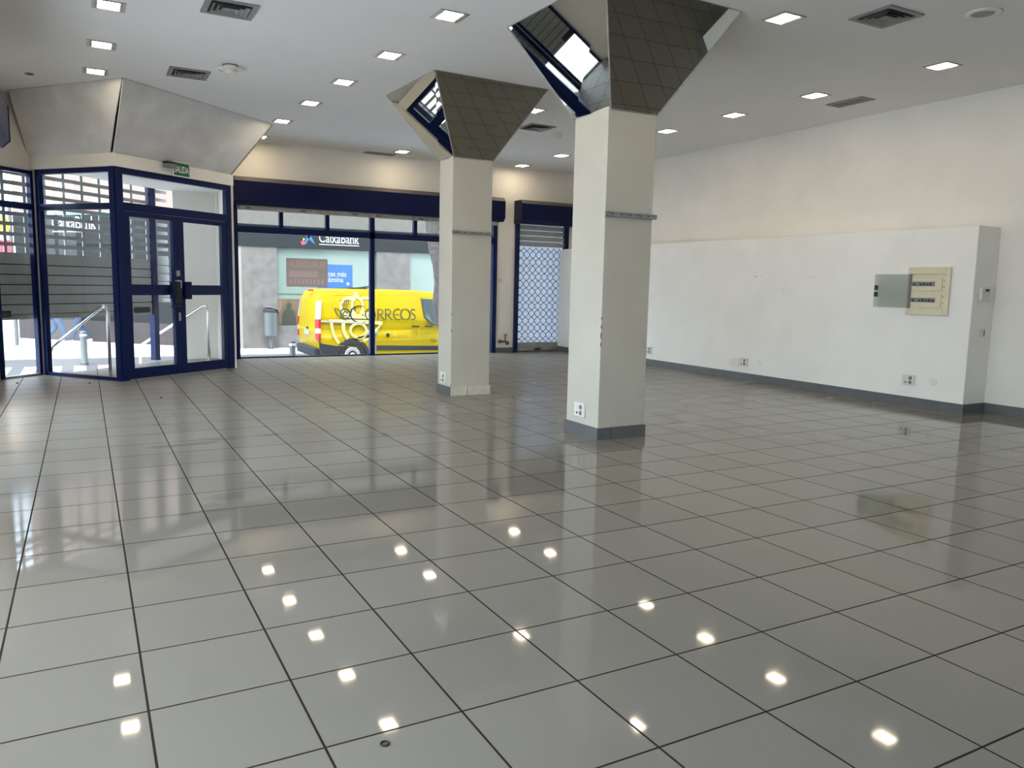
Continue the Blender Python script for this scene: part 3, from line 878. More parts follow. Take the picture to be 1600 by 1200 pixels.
socket('socket plate on the low wall, straight below the fuse box', XP, 3.493, .325)
socket('socket plate on the low wall, beside a faint blank cover', XP, 6.286, .284)
socket('socket plate on the low wall, at the nearer column edge', XP, 8.64, .275)
def cover(label, y, z, r):
    e = MB(); e.lathe((XP, y, z), [(r, 0), (r, -.006), (r-.006, -.009)], 24, axis='x')
    return tag(e.build('round_blank_cover', 'wall'), label, 'blank cover', 'round blank covers on the low wall')
cover('round white blank cover beside the socket under the fuse box', 3.169, .334, .045)
cover('round white blank cover beside the socket midway along the low wall', 5.963, .309, .042)
e = MB(); e.box(XP-.006, XP, 6.393, 6.60, .18, .33); tag(e.build('square_blank_cover', 'wall', bevel=.003), 'flat square white cover beside the socket midway along the low wall', 'blank cover')

# fuse box
fx = thing('fuse_box', 'beige wall fuse box with its smoked door swung open', 'fuse box', (XP, 3.33, 1.14))
y0, y1, z0, z1 = 3.06, 3.605, 1.135, 1.715
e = MB()
e.box(XP-.03, XP, y0, y0+.06, z0, z1); e.box(XP-.03, XP, y1-.035, y1, z0, z1); e.box(XP-.03, XP, y0+.06, y1-.035, z1-.085, z1); e.box(XP-.03, XP, y0+.06, y1-.035, z0, z0+.085)
e.build('frame', 'beige', fx, bevel=.008)
e = MB(); e.box(XP-.012, XP, y0+.06, y1-.035, z0+.08, z1-.08); e.build('back_panel', 'beige', fx)
for k, (za, zb_) in enumerate(((1.43, 1.585), (1.235, 1.39))):
    e = MB(); e.box(XP-.024, XP-.012, y0+.10, y1-.05, za, zb_); md = e.build('module_cover', 'beige', fx, bevel=.004)
    e = MB(); e.box(XP-.028, XP-.0235, y0+(.19 if k == 0 else .17), y1-.06, za+.055, zb_-.045); br = e.build('breaker_row', 'grey_pl', md)
    for j in range(6 if k == 0 else 7):
        yy = y1-.08-.042*j
        if k == 0 and j == 1 or k == 1 and j in (1,): continue
        e = MB(); e.box(XP-.034, XP-.0275, yy-.026, yy-.002, za+.068, za+.092 if j % 2 else za+.086); o = e.build('breaker', 'black' if j else 'clad', br)
        # thing > part > sub-part only: hang breakers on the cover
        o.parent = md
e = MB()
for za in (1.28, 1.36, 1.47, 1.54): e.box(XP-.018, XP-.012, y0+.075, y0+.083, za, za+.01)
e.build('screws', 'black', fx)
# open smoked door, hinged on the left edge
e = MB(); e.slab([(XP-.035, y1-.02, 1.215), (XP-.035, y1-.02, 1.63), (XP-.075, 4.03, 1.63), (XP-.075, 4.03, 1.215)], (.008, .0, 0)); dr = e.build('door', 'smoke', fx)
e = MB(); e.box(XP-.082, XP-.062, 3.985, 4.025, 1.43, 1.49); e.build('latch', 'black', dr)
e = MB(); e.box(XP-.082, XP-.062, 3.985, 4.025, 1.345, 1.405); e.build('latch', 'black', dr)
e = MB(); e.box(XP-.045, XP-.025, y1-.05, y1-.02, 1.215, 1.63); e.build('hinge_strip', 'grey_pl', fx)

t = thing('thermostat', 'white thermostat on the end face of the low wall', 'thermostat', (9.07, PY, 1.32))
e = MB(); e.box(8.98, 9.16, PY-.035, PY, 1.325, 1.485); e.build('body', 'white', t, bevel=.012)
e = MB(); e.box(9.045, 9.125, PY-.037, PY-.034, 1.435, 1.462); e.build('display', 'black', t)
e = MB(); e.box(8.985, 9.155, PY-.0365, PY-.034, 1.418, 1.422); e.build('seam', 'grey_pl', t)
t = thing('light_switch', 'white switch below the thermostat on the low wall end', 'switch', (9.10, PY, .90))
e = MB(); e.box(9.03, 9.165, PY-.012, PY, .90, 1.00); e.build('plate', 'white', t, bevel=.004)
e = MB(); e.box(9.055, 9.105, PY-.017, PY-.011, .915, .985); e.build('rocker', 'white', t)
e = MB(); e.box(9.125, 9.150, PY-.0135, PY-.011, .915, .985); e.build('dark_slot', 'grey_pl', t)

t = thing('wall_switch', 'small beige switch on the wall strip between window and grille door', 'switch', (7.44, YF, 1.45))
e = MB(); e.box(7.40, 7.49, YF-.012, YF, 1.45, 1.54); e.build('plate', 'beige', t, bevel=.004)
e = MB(); e.box(7.42, 7.47, YF-.017, YF-.011, 1.465, 1.525); e.build('rocker', 'beige', t)
t = thing('pipe_valve', 'old brass stop valve on the wall strip above the skirting', 'valve', (7.54, YF, .15))
e = MB(); e.tube([(7.41,YF-.04,.235),(7.48,YF-.05,.225),(7.56,YF-.05,.235),(7.60,YF-.05,.18)], .022, 8); e.tube([(7.56,YF-.05,.235),(7.565,YF-.05,.36),(7.565,YF,.36)], .014, 8); e.tube([(7.48,YF-.05,.225),(7.48,YF,.225)], .016, 8); e.build('pipe', 'brass', t, smooth=True)
e = MB(); e.lathe((7.42,YF-.065,.235), [(.035,0),(.04,-.015),(.02,-.03)], 12, axis='y'); e.build('knob', 'brass', t)
e = MB(); e.lathe((7.60,YF-.055,.20), [(.04,0),(.045,-.02),(.025,-.035)], 12, axis='y'); e.build('hand_wheel', 'brass', t)
e = MB(); e.poly([(7.545,YF-.055,.32),(7.585,YF-.055,.32),(7.61,YF-.06,.39),(7.525,YF-.06,.39),(7.545,YF-.045,.32),(7.585,YF-.045,.32),(7.61,YF-.05,.39),(7.525,YF-.05,.39)], [(0,1,2,3),(7,6,5,4),(0,4,5,1),(1,5,6,2),(2,6,7,3),(3,7,4,0)]); e.build('funnel', 'alud', t)

# for-rent poster stuck to the inside of the shop window, its writing faces the street
px0, px1, pz0, pz1 = 3.10, 3.855, 1.285, 1.80
ps = thing('rental_poster', 'brown rental poster on the shop window, lettering seen from behind', 'poster', (3.48, YF+.05, pz0))
e = MB(); e.box(px0, px1, YF+.050, YF+.053, pz0, pz1); e.build('sheet', 'poster', ps)
e = MB(); e.text('SE ALQUILA', (px1-.03, YF+.0495, 1.625), (-1,0,0), (0,0,1), width=.67, height=.125, th=-.001, bold=.01); e.build('lettering', 'posterl', ps)
e = MB(); e.box(px0+.05, px1-.18, YF+.0485, YF+.0499, 1.46, 1.575); e.build('blank_block', 'posterl', ps)
e = MB()
for k in range(9): e.box(px0+.06+.072*k, px0+.10+.072*k, YF+.0485, YF+.0499, 1.335, 1.425)
e.build('blurred_number', 'posterl', ps)

# little things on the floor
e = MB(); e.ring((1.62, .0, .003), .012, .003, 20); rg = e.build('rubber_ring', 'clad'); 
def on_floor(u, v):
    d = fw*1.0+rt2*((u-800)/F_PX)-up2*((v-600)/F_PX)
    o = Vector((-0.1277, -2.618, 1.381)); return o+d*(-o.z/d.z)
pp = on_floor(601, 1163); rg.location = (pp.x, pp.y, .0)
tag(rg, 'small dark ring lying on the floor tiles at the bottom of the picture', 'ring')
flk = [(1250,621,.10,.05),(1296,622,.12,.05),(1226,620,.06,.04),(985,613,.09,.03),(835,598,.09,.04),(848,609,.08,.04),(820,603,.04,.05),(1185,626,.08,.03)]
for k, (u, v, a, b_) in enumerate(flk):
    p = on_floor(u, v); e = MB(); q = []
    for j in range(7):
        an = 2*math.pi*j/7; r = random.uniform(.7, 1.1)
        q.append((p.x+a/2*r*math.cos(an), p.y+b_/2*r*math.sin(an)))
    e.prism(q, 0, .003)
    tag(e.build('plaster_flake', 'flake'), 'pale plaster flake on the floor between the columns and the low wall' if k else 'pale plaster flake, largest of those near the low wall', 'plaster flake', 'plaster flakes on the floor')
for k, (u, v) in enumerate(((252,622),(140,599),(27,599))):
    p = on_floor(u, v); e = MB(); e.lathe((p.x,p.y,0), [(.012,0),(.014,.006),(.006,.012)], 7)
    tag(e.build('dirt_crumb', 'dark'), 'tiny dark crumb on the floor tiles near the entrance doors', 'crumb', 'dark crumbs on the floor')

# ------------------------------------------------------------------ street
g = MB(); g.box(-40, 60, -30, 15.3, ST-.3, ST-.001); g.box(-40, -2.5, 15.3, 60, ST-.3, ST-.001)
struct(g.build('street_pavement', 'paving'), 'pale street paving')
g = MB(); g.box(-2.5, 60, 15.3, 20.6, ST-.3, ST-.03)
struct(g.build('street_road', 'asphalt'), 'asphalt road')
g = MB(); g.box(-2.5, 60, 20.6, 60, ST-.3, ST)
struct(g.build('bank_pavement', 'paving'), 'pale pavement in front of the bank')
for k in range(7):
    e = MB(); x = -2.4+k*.5; e.box(x, x+.25, 15.6, 18.6, ST-.03, ST-.025)
    tag(e.build('crossing_stripe', 'zebra'), 'white crossing stripe on the road behind the corner window', 'road marking', 'zebra crossing stripes')

# bank building opposite
YBK = 22.3
CA, CB = (3.95, YBK), (-2.05, YBK+6.0)
bk = thing('bank_building', 'grey stone bank front with dark fascia across the street', 'building', (9, YBK, ST))
e = MB(); e.prism([(3.95,YBK+.3),(30,YBK+.3),(30,45),(-2.0,45),(-2.0,YBK+6.3)], ST, 3.0); e.build('core', 'concrete', bk)
e = MB(); e.box(3.95, 30, YBK, YBK+.3, 2.98, 9.5); e.build('upper_wall', 'concrete', bk)
e = MB(); e.obox(CA, CB, 0, 8.5, 3.45, 9.5, -.3, 0); e.build('chamfer_upper_wall', 'pink', bk)
e = MB(); e.box(3.95, 30, YBK-.06, YBK+.3, 2.42, 2.98); fa = e.build('fascia', 'slate', bk)
e = MB(); e.obox(CA, CB, 0.1, 8.5, 2.42, 3.35, -.3, .04); fb2 = e.build('corner_fascia', 'slate', bk)
e = MB(); e.obox(CA, CB, 0.1, 8.5, 3.35, 3.45, -.3, .06); e.build('blue_strip', 'lblue', bk)
for xa, xb in ((4.10,5.15),(8.35,9.53),(12.4,13.6)):
    e = MB(); e.box(xa, xb, YBK-.02, YBK+.3, ST, 2.42); e.build('stone_pillar', 'stone', bk)
for xa, xb in ((5.15,8.35),(9.53,12.4)):
    e = MB(); e.box(xa, xb, YBK+.10, YBK+.3, -.02, 2.42); e.build('display_window', 'bglass', bk)
    e = MB(); e.box(xa, xb, YBK+.0, YBK+.3, ST, -.02); e.build('stone_base', 'stone', bk)
e = MB(); e.box(8.22, 8.25, YBK+.06, YBK+.10, -.02, 2.42); e.box(5.15, 8.35, YBK+.08, YBK+.10, .98, 1.0); e.build('window_joint', 'bin', bk)
e = MB(); e.box(3.95, 4.10, YBK-.01, YBK+.3, ST, 2.42); e.build('corner_strip', 'cream', bk)
e = MB(); e.obox(CA, CB, 0.1, 8.5, ST, -.02, -.3, .02); e.build('brown_plinth', 'brown', bk)
e = MB(); e.obox(CA, CB, 0.1, 8.5, -.02, 2.42, -.3, 0); e.build('corner_display_window', 'slate', bk)
e = MB(); e.obox(CA, CB, 4.3, 4.55, ST, 2.42, -.1, .05); e.build('corner_pilaster', 'cream', bk)
# lettering on the fascias
def bank_letters(O, ex, scale, parent, nm):
    e = MB(); ex = Vector(ex)
    O = Vector(O); ez = Vector((0,0,1))
    W = 1.30*scale
    e.text('CaixaBank', O+ez*.075*scale, ex, ez, width=W, height=.30*scale, th=.012, bold=.006)
    e.flat([(0,0),(W,0),(W,.028*scale),(0,.028*scale)], O, ex, ez, ex.cross(ez)*.012)
    # small serifs under the stems
    for u in (.33,.435,.485,.60,.76,.805,.89,.955):
        e.flat([(u*W-.03*scale,.070*scale),(u*W+.03*scale,.070*scale),(u*W+.03*scale,.086*scale),(u*W-.03*scale,.086*scale)], O, ex, ez, ex.cross(ez)*.013)
    e.build(nm, 'extw', parent)
bank_letters((6.45, YBK-.062, 2.545), (1,0,0), 1.0, fa, 'sign_lettering')
exC = Vector((CA[0]-CB[0], CA[1]-CB[1], 0)).normalized()
CBv = Vector((CB[0], CB[1], 0)); nC = Vector((-exC.y, exC.x, 0))
bank_letters(CBv+exC*1.62-nC*.045+Vector((0,0,2.80)), exC, 1.35, fb2, 'corner_sign_lettering')
# star logo: five tapering arms, red dot and small yellow dot
def star(O, s, parent):
    O = Vector(O); ex = Vector((1,0,0)); ez = Vector((0,0,1)); th = (0,-.012,0)
    e = MB()
    c = Vector((.0, .08))
    for ang, ln, w0, w1 in ((165,.30,.12,.05),(100,.30,.12,.05),(35,.30,.12,.05),(-52,.40,.15,.02),(-112,.36,.14,.03)):
        a = math.radians(ang); d = Vector((math.cos(a), math.sin(a)))
        e.ribbon([(c-d*.03)*s, (c+d*ln*.5)*s, (c+d*ln)*s], [w0*s,(w0*.7+w1*.3)*s,w1*s], O, ex, ez, th)
    e.build('star_arms', 'starblue', parent)
    e = MB(); e.lathe(O+Vector((-.22*s,-.001,-.20*s)), [(.085*s,0),(.085*s,-.014)], 16, axis='y'); e.build('red_dot', 'rsign', parent)
    e = MB(); e.lathe(O+Vector((-.19*s,-.001,-.06*s)), [(.04*s,0),(.04*s,-.014)], 12, axis='y'); e.build('pale_dot', 'ysign', parent)
star((6.12, YBK-.062, 2.74), .78, fa)

# posters in the bank window
t = thing('blue_poster', 'bright blue poster with white lettering in the bank window', 'poster', (7.1, YBK+.09, 1.0))
e = MB(); e.box(6.45, 7.57, YBK+.085, YBK+.098, 1.0, 1.945); e.build('sheet', 'blue', t)
e = MB(); e.text('ces más', (6.765, YBK+.084, 1.565), (1,0,0), (0,0,1), width=.60, height=.165, th=.003, bold=.008); e.text('ómina', (6.765, YBK+.084, 1.385), (1,0,0), (0,0,1), width=.50, height=.16, th=.003, bold=.008); e.build('lettering', 'extw', t)
e = MB(); e.lathe((7.42, YBK+.084, 1.34), [(.04,0),(.04,-.003)], 12, axis='y'); e.build('white_dot', 'sigw', t)
e = MB(); e.slab([(6.85,YBK+.083,1.16),(7.33,YBK+.083,1.22),(7.40,YBK+.083,1.16),(7.40,YBK+.083,1.0),(6.9,YBK+.083,1.0)], (0,-.002,0)); e.build('dark_picture', 'clad', t)
t = thing('warm_advert', 'brown advert picture with dark olive figure low in the bank window', 'poster', (5.6, YBK+.09, 0))
e = MB(); e.box(5.17, 6.4, YBK+.085, YBK+.098, 0.02, .83); e.build('sheet', 'advert', t)
e = MB(); e.flat([(.12,0),(.14,.30),(.22,.48),(.34,.54),(.46,.48),(.56,.30),(.58,0)], (5.17,YBK+.084,.02), (1,0,0), (0,0,1), (0,-.003,0)); e.build('figure_coat', 'olive', t)
e = MB(); e.lathe((5.52, YBK+.084, .62), [(.085,0),(.085,-.004)], 16, axis='y'); e.build('figure_head', 'olive', t)
e = MB(); e.flat([(.0,.42),(.10,.42),(.14,.6),(.1,.78),(0,.78)], (5.17,YBK+.084,.02), (1,0,0), (0,0,1), (0,-.002,0)); e.build('left_shape', 'tan', t)

# lamp-like white fitting over the poster
e = MB(); e.lathe((6.63, YBK+.05, 2.0), [(.03,0),(.03,.09),(.015,.10)], 10); e.box(6.605,6.655,YBK+.04,YBK+.10,1.93,2.0); tag(e.build('security_camera', 'sigw'), 'tiny white fitting on the bank glass above the posters', 'camera')

# ------------------------------------------------------------------ delivery van
VX, VY, VL, VW = 4.76, 16.10, 4.97, 1.98
van = thing('delivery_van', 'yellow mail van with blue lettering parked across the street', 'van', (VX+VL/2, VY+VW/2, ST-.03))
G = ST-.03
prof = [(.10,.42),(.02,.62),(.0,.95),(.02,1.30),(.07,1.70),(.13,1.84),(.24,1.925),(.6,1.945),(1.6,1.955),(2.6,1.945),(3.15,1.90),(3.45,1.80),(3.9,1.42),(4.15,1.20),(4.6,1.08),(4.86,.93),(4.95,.70),(4.97,.45),(4.93,.28),(4.5,.24),
        (4.42,.45),(4.22,.66),(3.98,.71),(3.74,.66),(3.55,.45),(3.5,.24),
        (1.27,.24),(1.22,.45),(1.05,.66),(.87,.71),(.66,.66),(.48,.45),(.44,.30),(.14,.30)]
def wz(z):
    if z > 1.05: return .99-.17*((z-1.05)/.90)**1.4
    if z < .45: return .97
    return .99
e = MB()
kk = len(prof)
vs = [(x, -.99, z) for x, z in prof]+[(x, .99, z) for x, z in prof]
e.poly(vs, [tuple(range(kk)), tuple(range(2*kk-1, kk-1, -1))]+[(i, kk+i, kk+(i+1)%kk, (i+1)%kk) for i in range(kk)])
bmesh.ops.recalc_face_normals(e.bm, faces=e.bm.faces)
for zc in (.45,.7,.95,1.05,1.25,1.45,1.6,1.72,1.82,1.88):
    bmesh.ops.bisect_plane(e.bm, geom=e.bm.verts[:]+e.bm.edges[:]+e.bm.faces[:], plane_co=(0,0,zc), plane_no=(0,0,1))
for v in e.bm.verts:
    s = 1 if v.co.y > 0 else -1
    w = wz(v.co.z)
    if v.co.x < .13 : w -= (.13-v.co.x)*.35
    if v.co.x > 4.2: w -= ((v.co.x-4.2)/.77)**2*.22
    v.co = Vector((VX+v.co.x, VY+.99+s*w, G+v.co.z))
vb = e.build('body', 'yellow', van, bevel=.045)
for p in vb.data.polygons: p.use_smooth = True
ES = (1,0,0); EZ = (0,0,1)
def side(u, z, d=.004): return Vector((VX+u, VY+.99-wz(z)-d, G+z))
def side_patch(name, pts, mt, th=.006, d=.0, parent=None):
    e = MB()
    q = [side(u, z, d) for u, z in pts]
    e.slab(q, (0,-th,0)); return e.build(name, mt, parent or van)
for x in (.87, 3.98):
    for s in (0, 1):
        yc = VY+.10 if s == 0 else VY+VW-.10
        sg2 = -1 if s == 0 else 1
        e = MB(); e.lathe((VX+x, yc, G+.335), [(.22,-.10),(.31,-.11),(.335,-.08),(.335,.08),(.31,.11),(.22,.10)], 32, axis='y'); wh = e.build('wheel', 'tyre', van, smooth=False)
        e = MB(); e.lathe((VX+x, yc+sg2*.085, G+.335), [(.215,-.01),(.215,.0),(.19,sg2*.02),(.07,sg2*.012),(.05,sg2*.025)] if s else [(.215,.01),(.215,0),(.19,-.02),(.07,-.012),(.05,-.025)], 24, axis='y'); e.build('hub_cap', 'alu', wh)
        e = MB()
        for k in range(24):
            a0, a1 = math.pi*k/24, math.pi*(k+1)/24
            yq = VY-.006+.02 if s == 0 else VY+VW-.014
            pts = [(VX+x+r*math.cos(a), yq, G+.30+r*math.sin(a)) for r, a in ((.36,a0),(.45,a0),(.45,a1),(.36,a1))]
            e.slab(pts, (0,-.014 if s == 0 else .014,0))
        e.build('wheel_arch', 'clad', van)
# inside of arches dark
e = MB(); e.box(VX+.46, VX+1.25, VY+.12, VY+VW-.12, G+.28, G+.70); e.box(VX+3.56, VX+4.40, VY+.12, VY+VW-.12, G+.28, G+.70); e.build('underbody', 'tyre', van)
side_patch('rear_corner_cladding', [(.045,.72),(.09,.64),(.50,.56),(.42,.30),(.14,.30),(.05,.5)], 'clad', th=.012)
side_patch('side_moulding', [(1.42,.57),(3.5,.52),(3.5,.41),(1.42,.46)], 'clad', th=.015)
side_patch('side_skirt', [(1.28,.30),(3.5,.28),(3.5,.25),(1.28,.25)], 'clad', th=.01)
e = MB(); e.box(VX-.05, VX+.12, VY+.10, VY+VW-.10, G+.30, G+.52); e.build('rear_bumper', 'clad', van, bevel=.03)
# tail light wraps the rear corner
for s in (0, 1):
    f = (lambda y: VY+.99-y) if s == 0 else (lambda y: VY+.99+y)
    for nm, za, zb2, mt in (('lamp_upper', 1.22, 1.66, 'lens'), ('lamp_middle', 1.0, 1.22, 'red'), ('lamp_lower_clear', .88, 1.0, 'lens'), ('lamp_base', .72, .88, 'red')):
        e = MB(); q = []
        for z in (za, zb2):
            xo = -.012+.06*max(0, (z-1.25))/.45
            q.append([(VX+xo-.005, f(wz(z)-.12), G+z), (VX+xo+.005, f(wz(z)-.03), G+z), (VX+xo+.05, f(wz(z)+.012), G+z), (VX+xo+.10, f(wz(z)+.012), G+z), (VX+xo+.10, f(wz(z)-.1), G+z)])
        e.poly(q[0]+q[1], [(0,1,2,3,4),(9,8,7,6,5)]+[(i,(i+1)%5,5+(i+1)%5,5+i) for i in range(5)])
        e.build('tail_'+nm if s == 0 else 'tail_'+nm, mt, van)
# door seams, track, handles, windows
def seam(pts, w=.012, nm='panel_seam', mt='boxtop', d=.0):
    e = MB()
    for (a, b) in zip(pts, pts[1:]):
        p, q = side(*a, d), side(*b, d)
        dr_ = (q-p).normalized(); nn = dr_.cross(Vector((0,1,0))).normalized()*(w/2)
        e.slab([p-nn, q-nn, q+nn, p+nn], (0,-.004,0))
    return e.build(nm, mt, van)
vseam = mat('seam_ochre', (0.42, 0.28, 0.003), 0.5); M_['vseam'] = vseam
seam([(.36,.72),(.36,1.55),(.42,1.80),(1.3,1.83)], .010, mt='vseam'); seam([(1.42,.48),(1.42,1.83),(2.62,1.82),(2.62,.42)], .012, mt='vseam')
seam([(.10,.64),(1.0,.52)], .01, mt='vseam'); seam([(3.52,.45),(3.62,1.1),(3.55,1.35),(3.3,1.78),(2.66,1.78),(2.66,.42)], .010, mt='vseam')
seam([(.02,1.88),(2.6,1.875)], .010, nm='roof_gutter', mt='vseam')
side_patch('sliding_door_track', [(.10,1.155),(1.36,1.10),(1.36,1.135),(.10,1.20)], 'alud', th=.012)
for u in (2.42, 2.78):
    side_patch('door_handle', [(u,1.02),(u+.20,1.01),(u+.20,1.05),(u,1.06)], 'clad', th=.03)
side_patch('front_side_window', [(2.72,1.74),(3.28,1.72),(3.55,1.32),(3.50,1.06),(3.0,1.10),(2.78,1.28)], 'vglass', th=.008)
seam([(2.72,1.75),(2.78,1.27),(3.0,1.09),(3.5,1.05)], .03, nm='window_rubber', mt='black', d=.004)
e = MB(); e.slab([(VX+3.42,VY+.25,G+1.81),(VX+3.42,VY+VW-.25,G+1.81),(VX+4.12,VY+VW-.20,G+1.23),(VX+4.12,VY+.20,G+1.23)], (.012,0,.012)); e.build('windscreen', 'vglass', van)
e = MB(); e.box(VX+.05, VX+.10, VY+.70, VY+1.05, G+1.885, G+1.925); e.build('brake_light', 'red', van)
# rear doors
def rear(y, z, d=.0):
    xo = 0 if z < .95 else (.02*(z-.95)/.35 if z < 1.3 else .02+.05*(z-1.3)/.4)
    return Vector((VX+xo-d, VY+y, G+z))
e = MB(); e.slab([rear(.985,.62),rear(.995,.62),rear(.995,1.80),rear(.985,1.80)], (-.004,0,0)); e.build('rear_door_seam', 'vseam', van)
e = MB(); e.slab([rear(.75,.80),rear(1.25,.80),rear(1.25,.92),rear(.75,.92)], (-.008,0,0)); e.build('number_plate', 'extw', van)
e = MB(); e.box(VX-.03, VX+.0, VY+.85, VY+.95, G+.95, G+1.0); e.build('rear_handle', 'clad', van)
e = MB(); e.box(VX+1.05, VX+1.5, VY+.75, VY+1.0, G+1.955, G+1.99); e.tube([(VX+1.2,VY+.8,G+1.97),(VX+1.55,VY+.8,G+2.02)], .018, 6); e.build('roof_fitting', 'clad', van)
# decals
def arc(cx, cz, rx, rz, a0, a1, n=18): return [(cx+rx*math.cos(math.radians(a0+(a1-a0)*k/n)), cz+rz*math.sin(math.radians(a0+(a1-a0)*k/n))) for k in range(n+1)]
def stroke(mb, pts, w, d=.003):
    n = len(pts)
    for i in range(n-1):
        a, b = Vector(pts[i]), Vector(pts[i+1])
        if ((a+b)/2-Vector((.87,.30))).length < .475: continue          # cut off at the wheel arch
        t0 = Vector(pts[max(0,i-1)]); t1 = Vector(pts[min(n-1,i+2)])
        def off(p, q, ww): dd = (q-p).normalized(); return Vector((-dd.y, dd.x))*ww/2
        wa = w[i] if isinstance(w, list) else w; wb2 = w[i+1] if isinstance(w, list) else w
        na, nb2 = off(t0, b, wa), off(a, t1, wb2)
        q = [side(*(a+na), d), side(*(b+nb2), d), side(*(b-nb2), d), side(*(a-na), d)]
        mb.slab(q, (0,-.002,0))
# large pale horn emblem
e = MB()
cx, cz = 1.02, .93
stroke(e, arc(cx-.05, cz+.22, .62, .72, 180, 318), .075)
stroke(e, arc(cx-.02, cz+.12, .36, .40, 165, 330), .09)
stroke(e, arc(cx+.0, cz+.02, .20, .17, 0, 360, 24), .065)
stroke(e, [(cx-.02,cz-.18),(cx+.25,cz-.13),(cx+.45,cz+.02),(cx+.58,cz+.16)], [.06,.07,.06,.03])
stroke(e, [(cx-.72,cz+.25),(cx-.2,cz+.24),(cx+.3,cz+.22),(cx+.62,cz+.19)], .085)
stroke(e, [(cx-.35,cz+.36),(cx+.42,cz+.33)], .075)
stroke(e, arc(cx-.22, cz+.60, .20, .20, 40, 320), .07); stroke(e, arc(cx+.22, cz+.62, .20, .20, -140, 140), .075); stroke(e, arc(cx+.0, cz+.60, .14, .22, 0, 360, 20), .06)
stroke(e, [(cx-.03,cz+.80),(cx-.03,cz+.95)], .08); stroke(e, [(cx-.30,cz+.80),(cx+.05,cz+.86)], .06)
e.build('pale_horn_emblem', 'paley', van)
# small blue crowned post horn
e = MB()
hx, hz = .70, 1.34
stroke(e, arc(hx, hz+.02, .115, .115, 0, 360, 24), .028, .006); stroke(e, arc(hx, hz+.01, .05, .05, 0, 330, 16), .024, .006)
stroke(e, [(hx-.26,hz+.14),(hx-.19,hz+.13),(hx-.13,hz+.08)], .016); stroke(e, [(hx-.26,hz+.14),(hx-.20,hz-.0),(hx-.10,hz-.11),(hx,hz-.14),(hx+.12,hz-.10),(hx+.21,hz+.0),(hx+.26,hz+.14)], .02)
stroke(e, [(hx+.26,hz+.14),(hx+.18,hz+.13),(hx+.15,hz+.05),(hx+.08,hz-.02)], .018)
stroke(e, [(hx-.08,hz+.19),(hx+.08,hz+.19)], .012); stroke(e, [(hx-.11,hz+.34),(hx+.11,hz+.34)], .012); stroke(e, [(hx-.09,hz+.24),(hx+.09,hz+.24)], .012)
for k in range(5): stroke(e, [(hx-.10+.05*k,hz+.24),(hx-.11+.055*k,hz+.33)], .012)
e.build('post_horn_emblem', 'decal', van)
# word mark, thin strokes
e = MB()
z0 = 1.21
def O_(cx): stroke(e, arc(cx, z0+.13, .125, .135, 0, 360, 26), [.014+.016*abs(math.cos(math.radians(360*k/26))) for k in range(27)], .006)
stroke(e, arc(1.08, z0+.13, .25, .205, 62, 300, 26), [.014+.026*math.sin(math.pi*k/26) for k in range(27)], .006)
O_(1.335)
def R_l(x):
    stroke(e, [(x,z0),(x,z0+.26)], .024, .006); stroke(e, [(x,z0+.255)]+arc(x+.06, z0+.195, .075, .063, 90, -90, 10)+[(x,z0+.13)], .018, .006); stroke(e, [(x+.05,z0+.135),(x+.10,z0+.06),(x+.17,z0-.01)], .022, .006)
R_l(1.535); R_l(1.735)
stroke(e, arc(2.06, z0+.13, .12, .135, 60, 300, 20), .022, .006); stroke(e, [(1.94,z0+.13),(2.09,z0+.13)], .014, .006)
O_(2.26)
stroke(e, [(2.53,z0+.235),(2.49,z0+.262),(2.44,z0+.255),(2.415,z0+.21),(2.44,z0+.165),(2.50,z0+.12),(2.53,z0+.07),(2.51,z0+.02),(2.46,z0-.005),(2.40,z0+.01)], .02, .006)
e.build('word_mark', 'decal', van)
e = MB(); e.text('902 197 197', side(1.92,.78,.004), ES, EZ, width=.48, height=.075, th=.002); e.text('www.correos.es', side(1.90,.68,.004), ES, EZ, width=.52, height=.05, th=.002); e.build('phone_lettering', mat('grey_print', (0.42, 0.32, 0.05), 0.5), van)
e = MB(); e.lathe(side(1.78,.82,.003), [(.05,0),(.05,-.003)], 16, axis='y'); e.build('phone_badge', 'decal', van)
e = MB(); e.text('Co', side(2.95,.63,.004), ES, EZ, width=.14, height=.10, th=.002); e.build('door_script', 'decal', van)

# ------------------------------------------------------------------ street furniture
def bollard(label, x, y, h, r):
    b = thing('bollard', label, 'bollard', (x, y, ST), 'grey street bollards')
    e = MB(); e.lathe((x,y,ST), [(r*1.15,0),(r*1.1,.04),(r,.06),(r*.97,h*.82),(r*.97,h*.84)], 20); e.build('post', 'bin', b, smooth=True)
    e = MB(); e.lathe((x,y,ST+h*.84), [(r*1.08,0),(r*1.08,h*.05),(r*1.0,h*.06)], 20); e.build('collar', 'alu', b)
    e = MB(); e.lathe((x,y,ST+h*.90), [(r*.98,0),(r*.98,h*.07),(r*.6,h*.1)], 20); e.build('head', 'bin', b)
bollard('grey bollard beside the rear of the yellow van', 3.87, 14.8, .80, .068)
bollard('grey bollard seen through the side glass panel of the entrance', -.18, 18.7, .80, .075)
t = thing('litter_bin', 'grey cylindrical street bin against the stone pillar', 'bin', (4.87, 22.0, ST))
e = MB(); e.tube([(4.87,22.0,ST),(4.87,22.0,-.3)], .04, 10); e.lathe((4.87,22.0,ST), [(.09,0),(.09,.02),(.04,.03)], 12); e.build('stand', 'bin', t)
e = MB(); e.lathe((4.87,22.0,-.30), [(.19,0),(.21,.03),(.215,.72),(.20,.74)], 28); e.build('drum', 'bin', t, smooth=False)
e = MB(); e.lathe((4.87,22.0,.44), [(.225,0),(.225,.05),(.20,.09),(.12,.12)], 28); e.build('lid', 'clad', t)
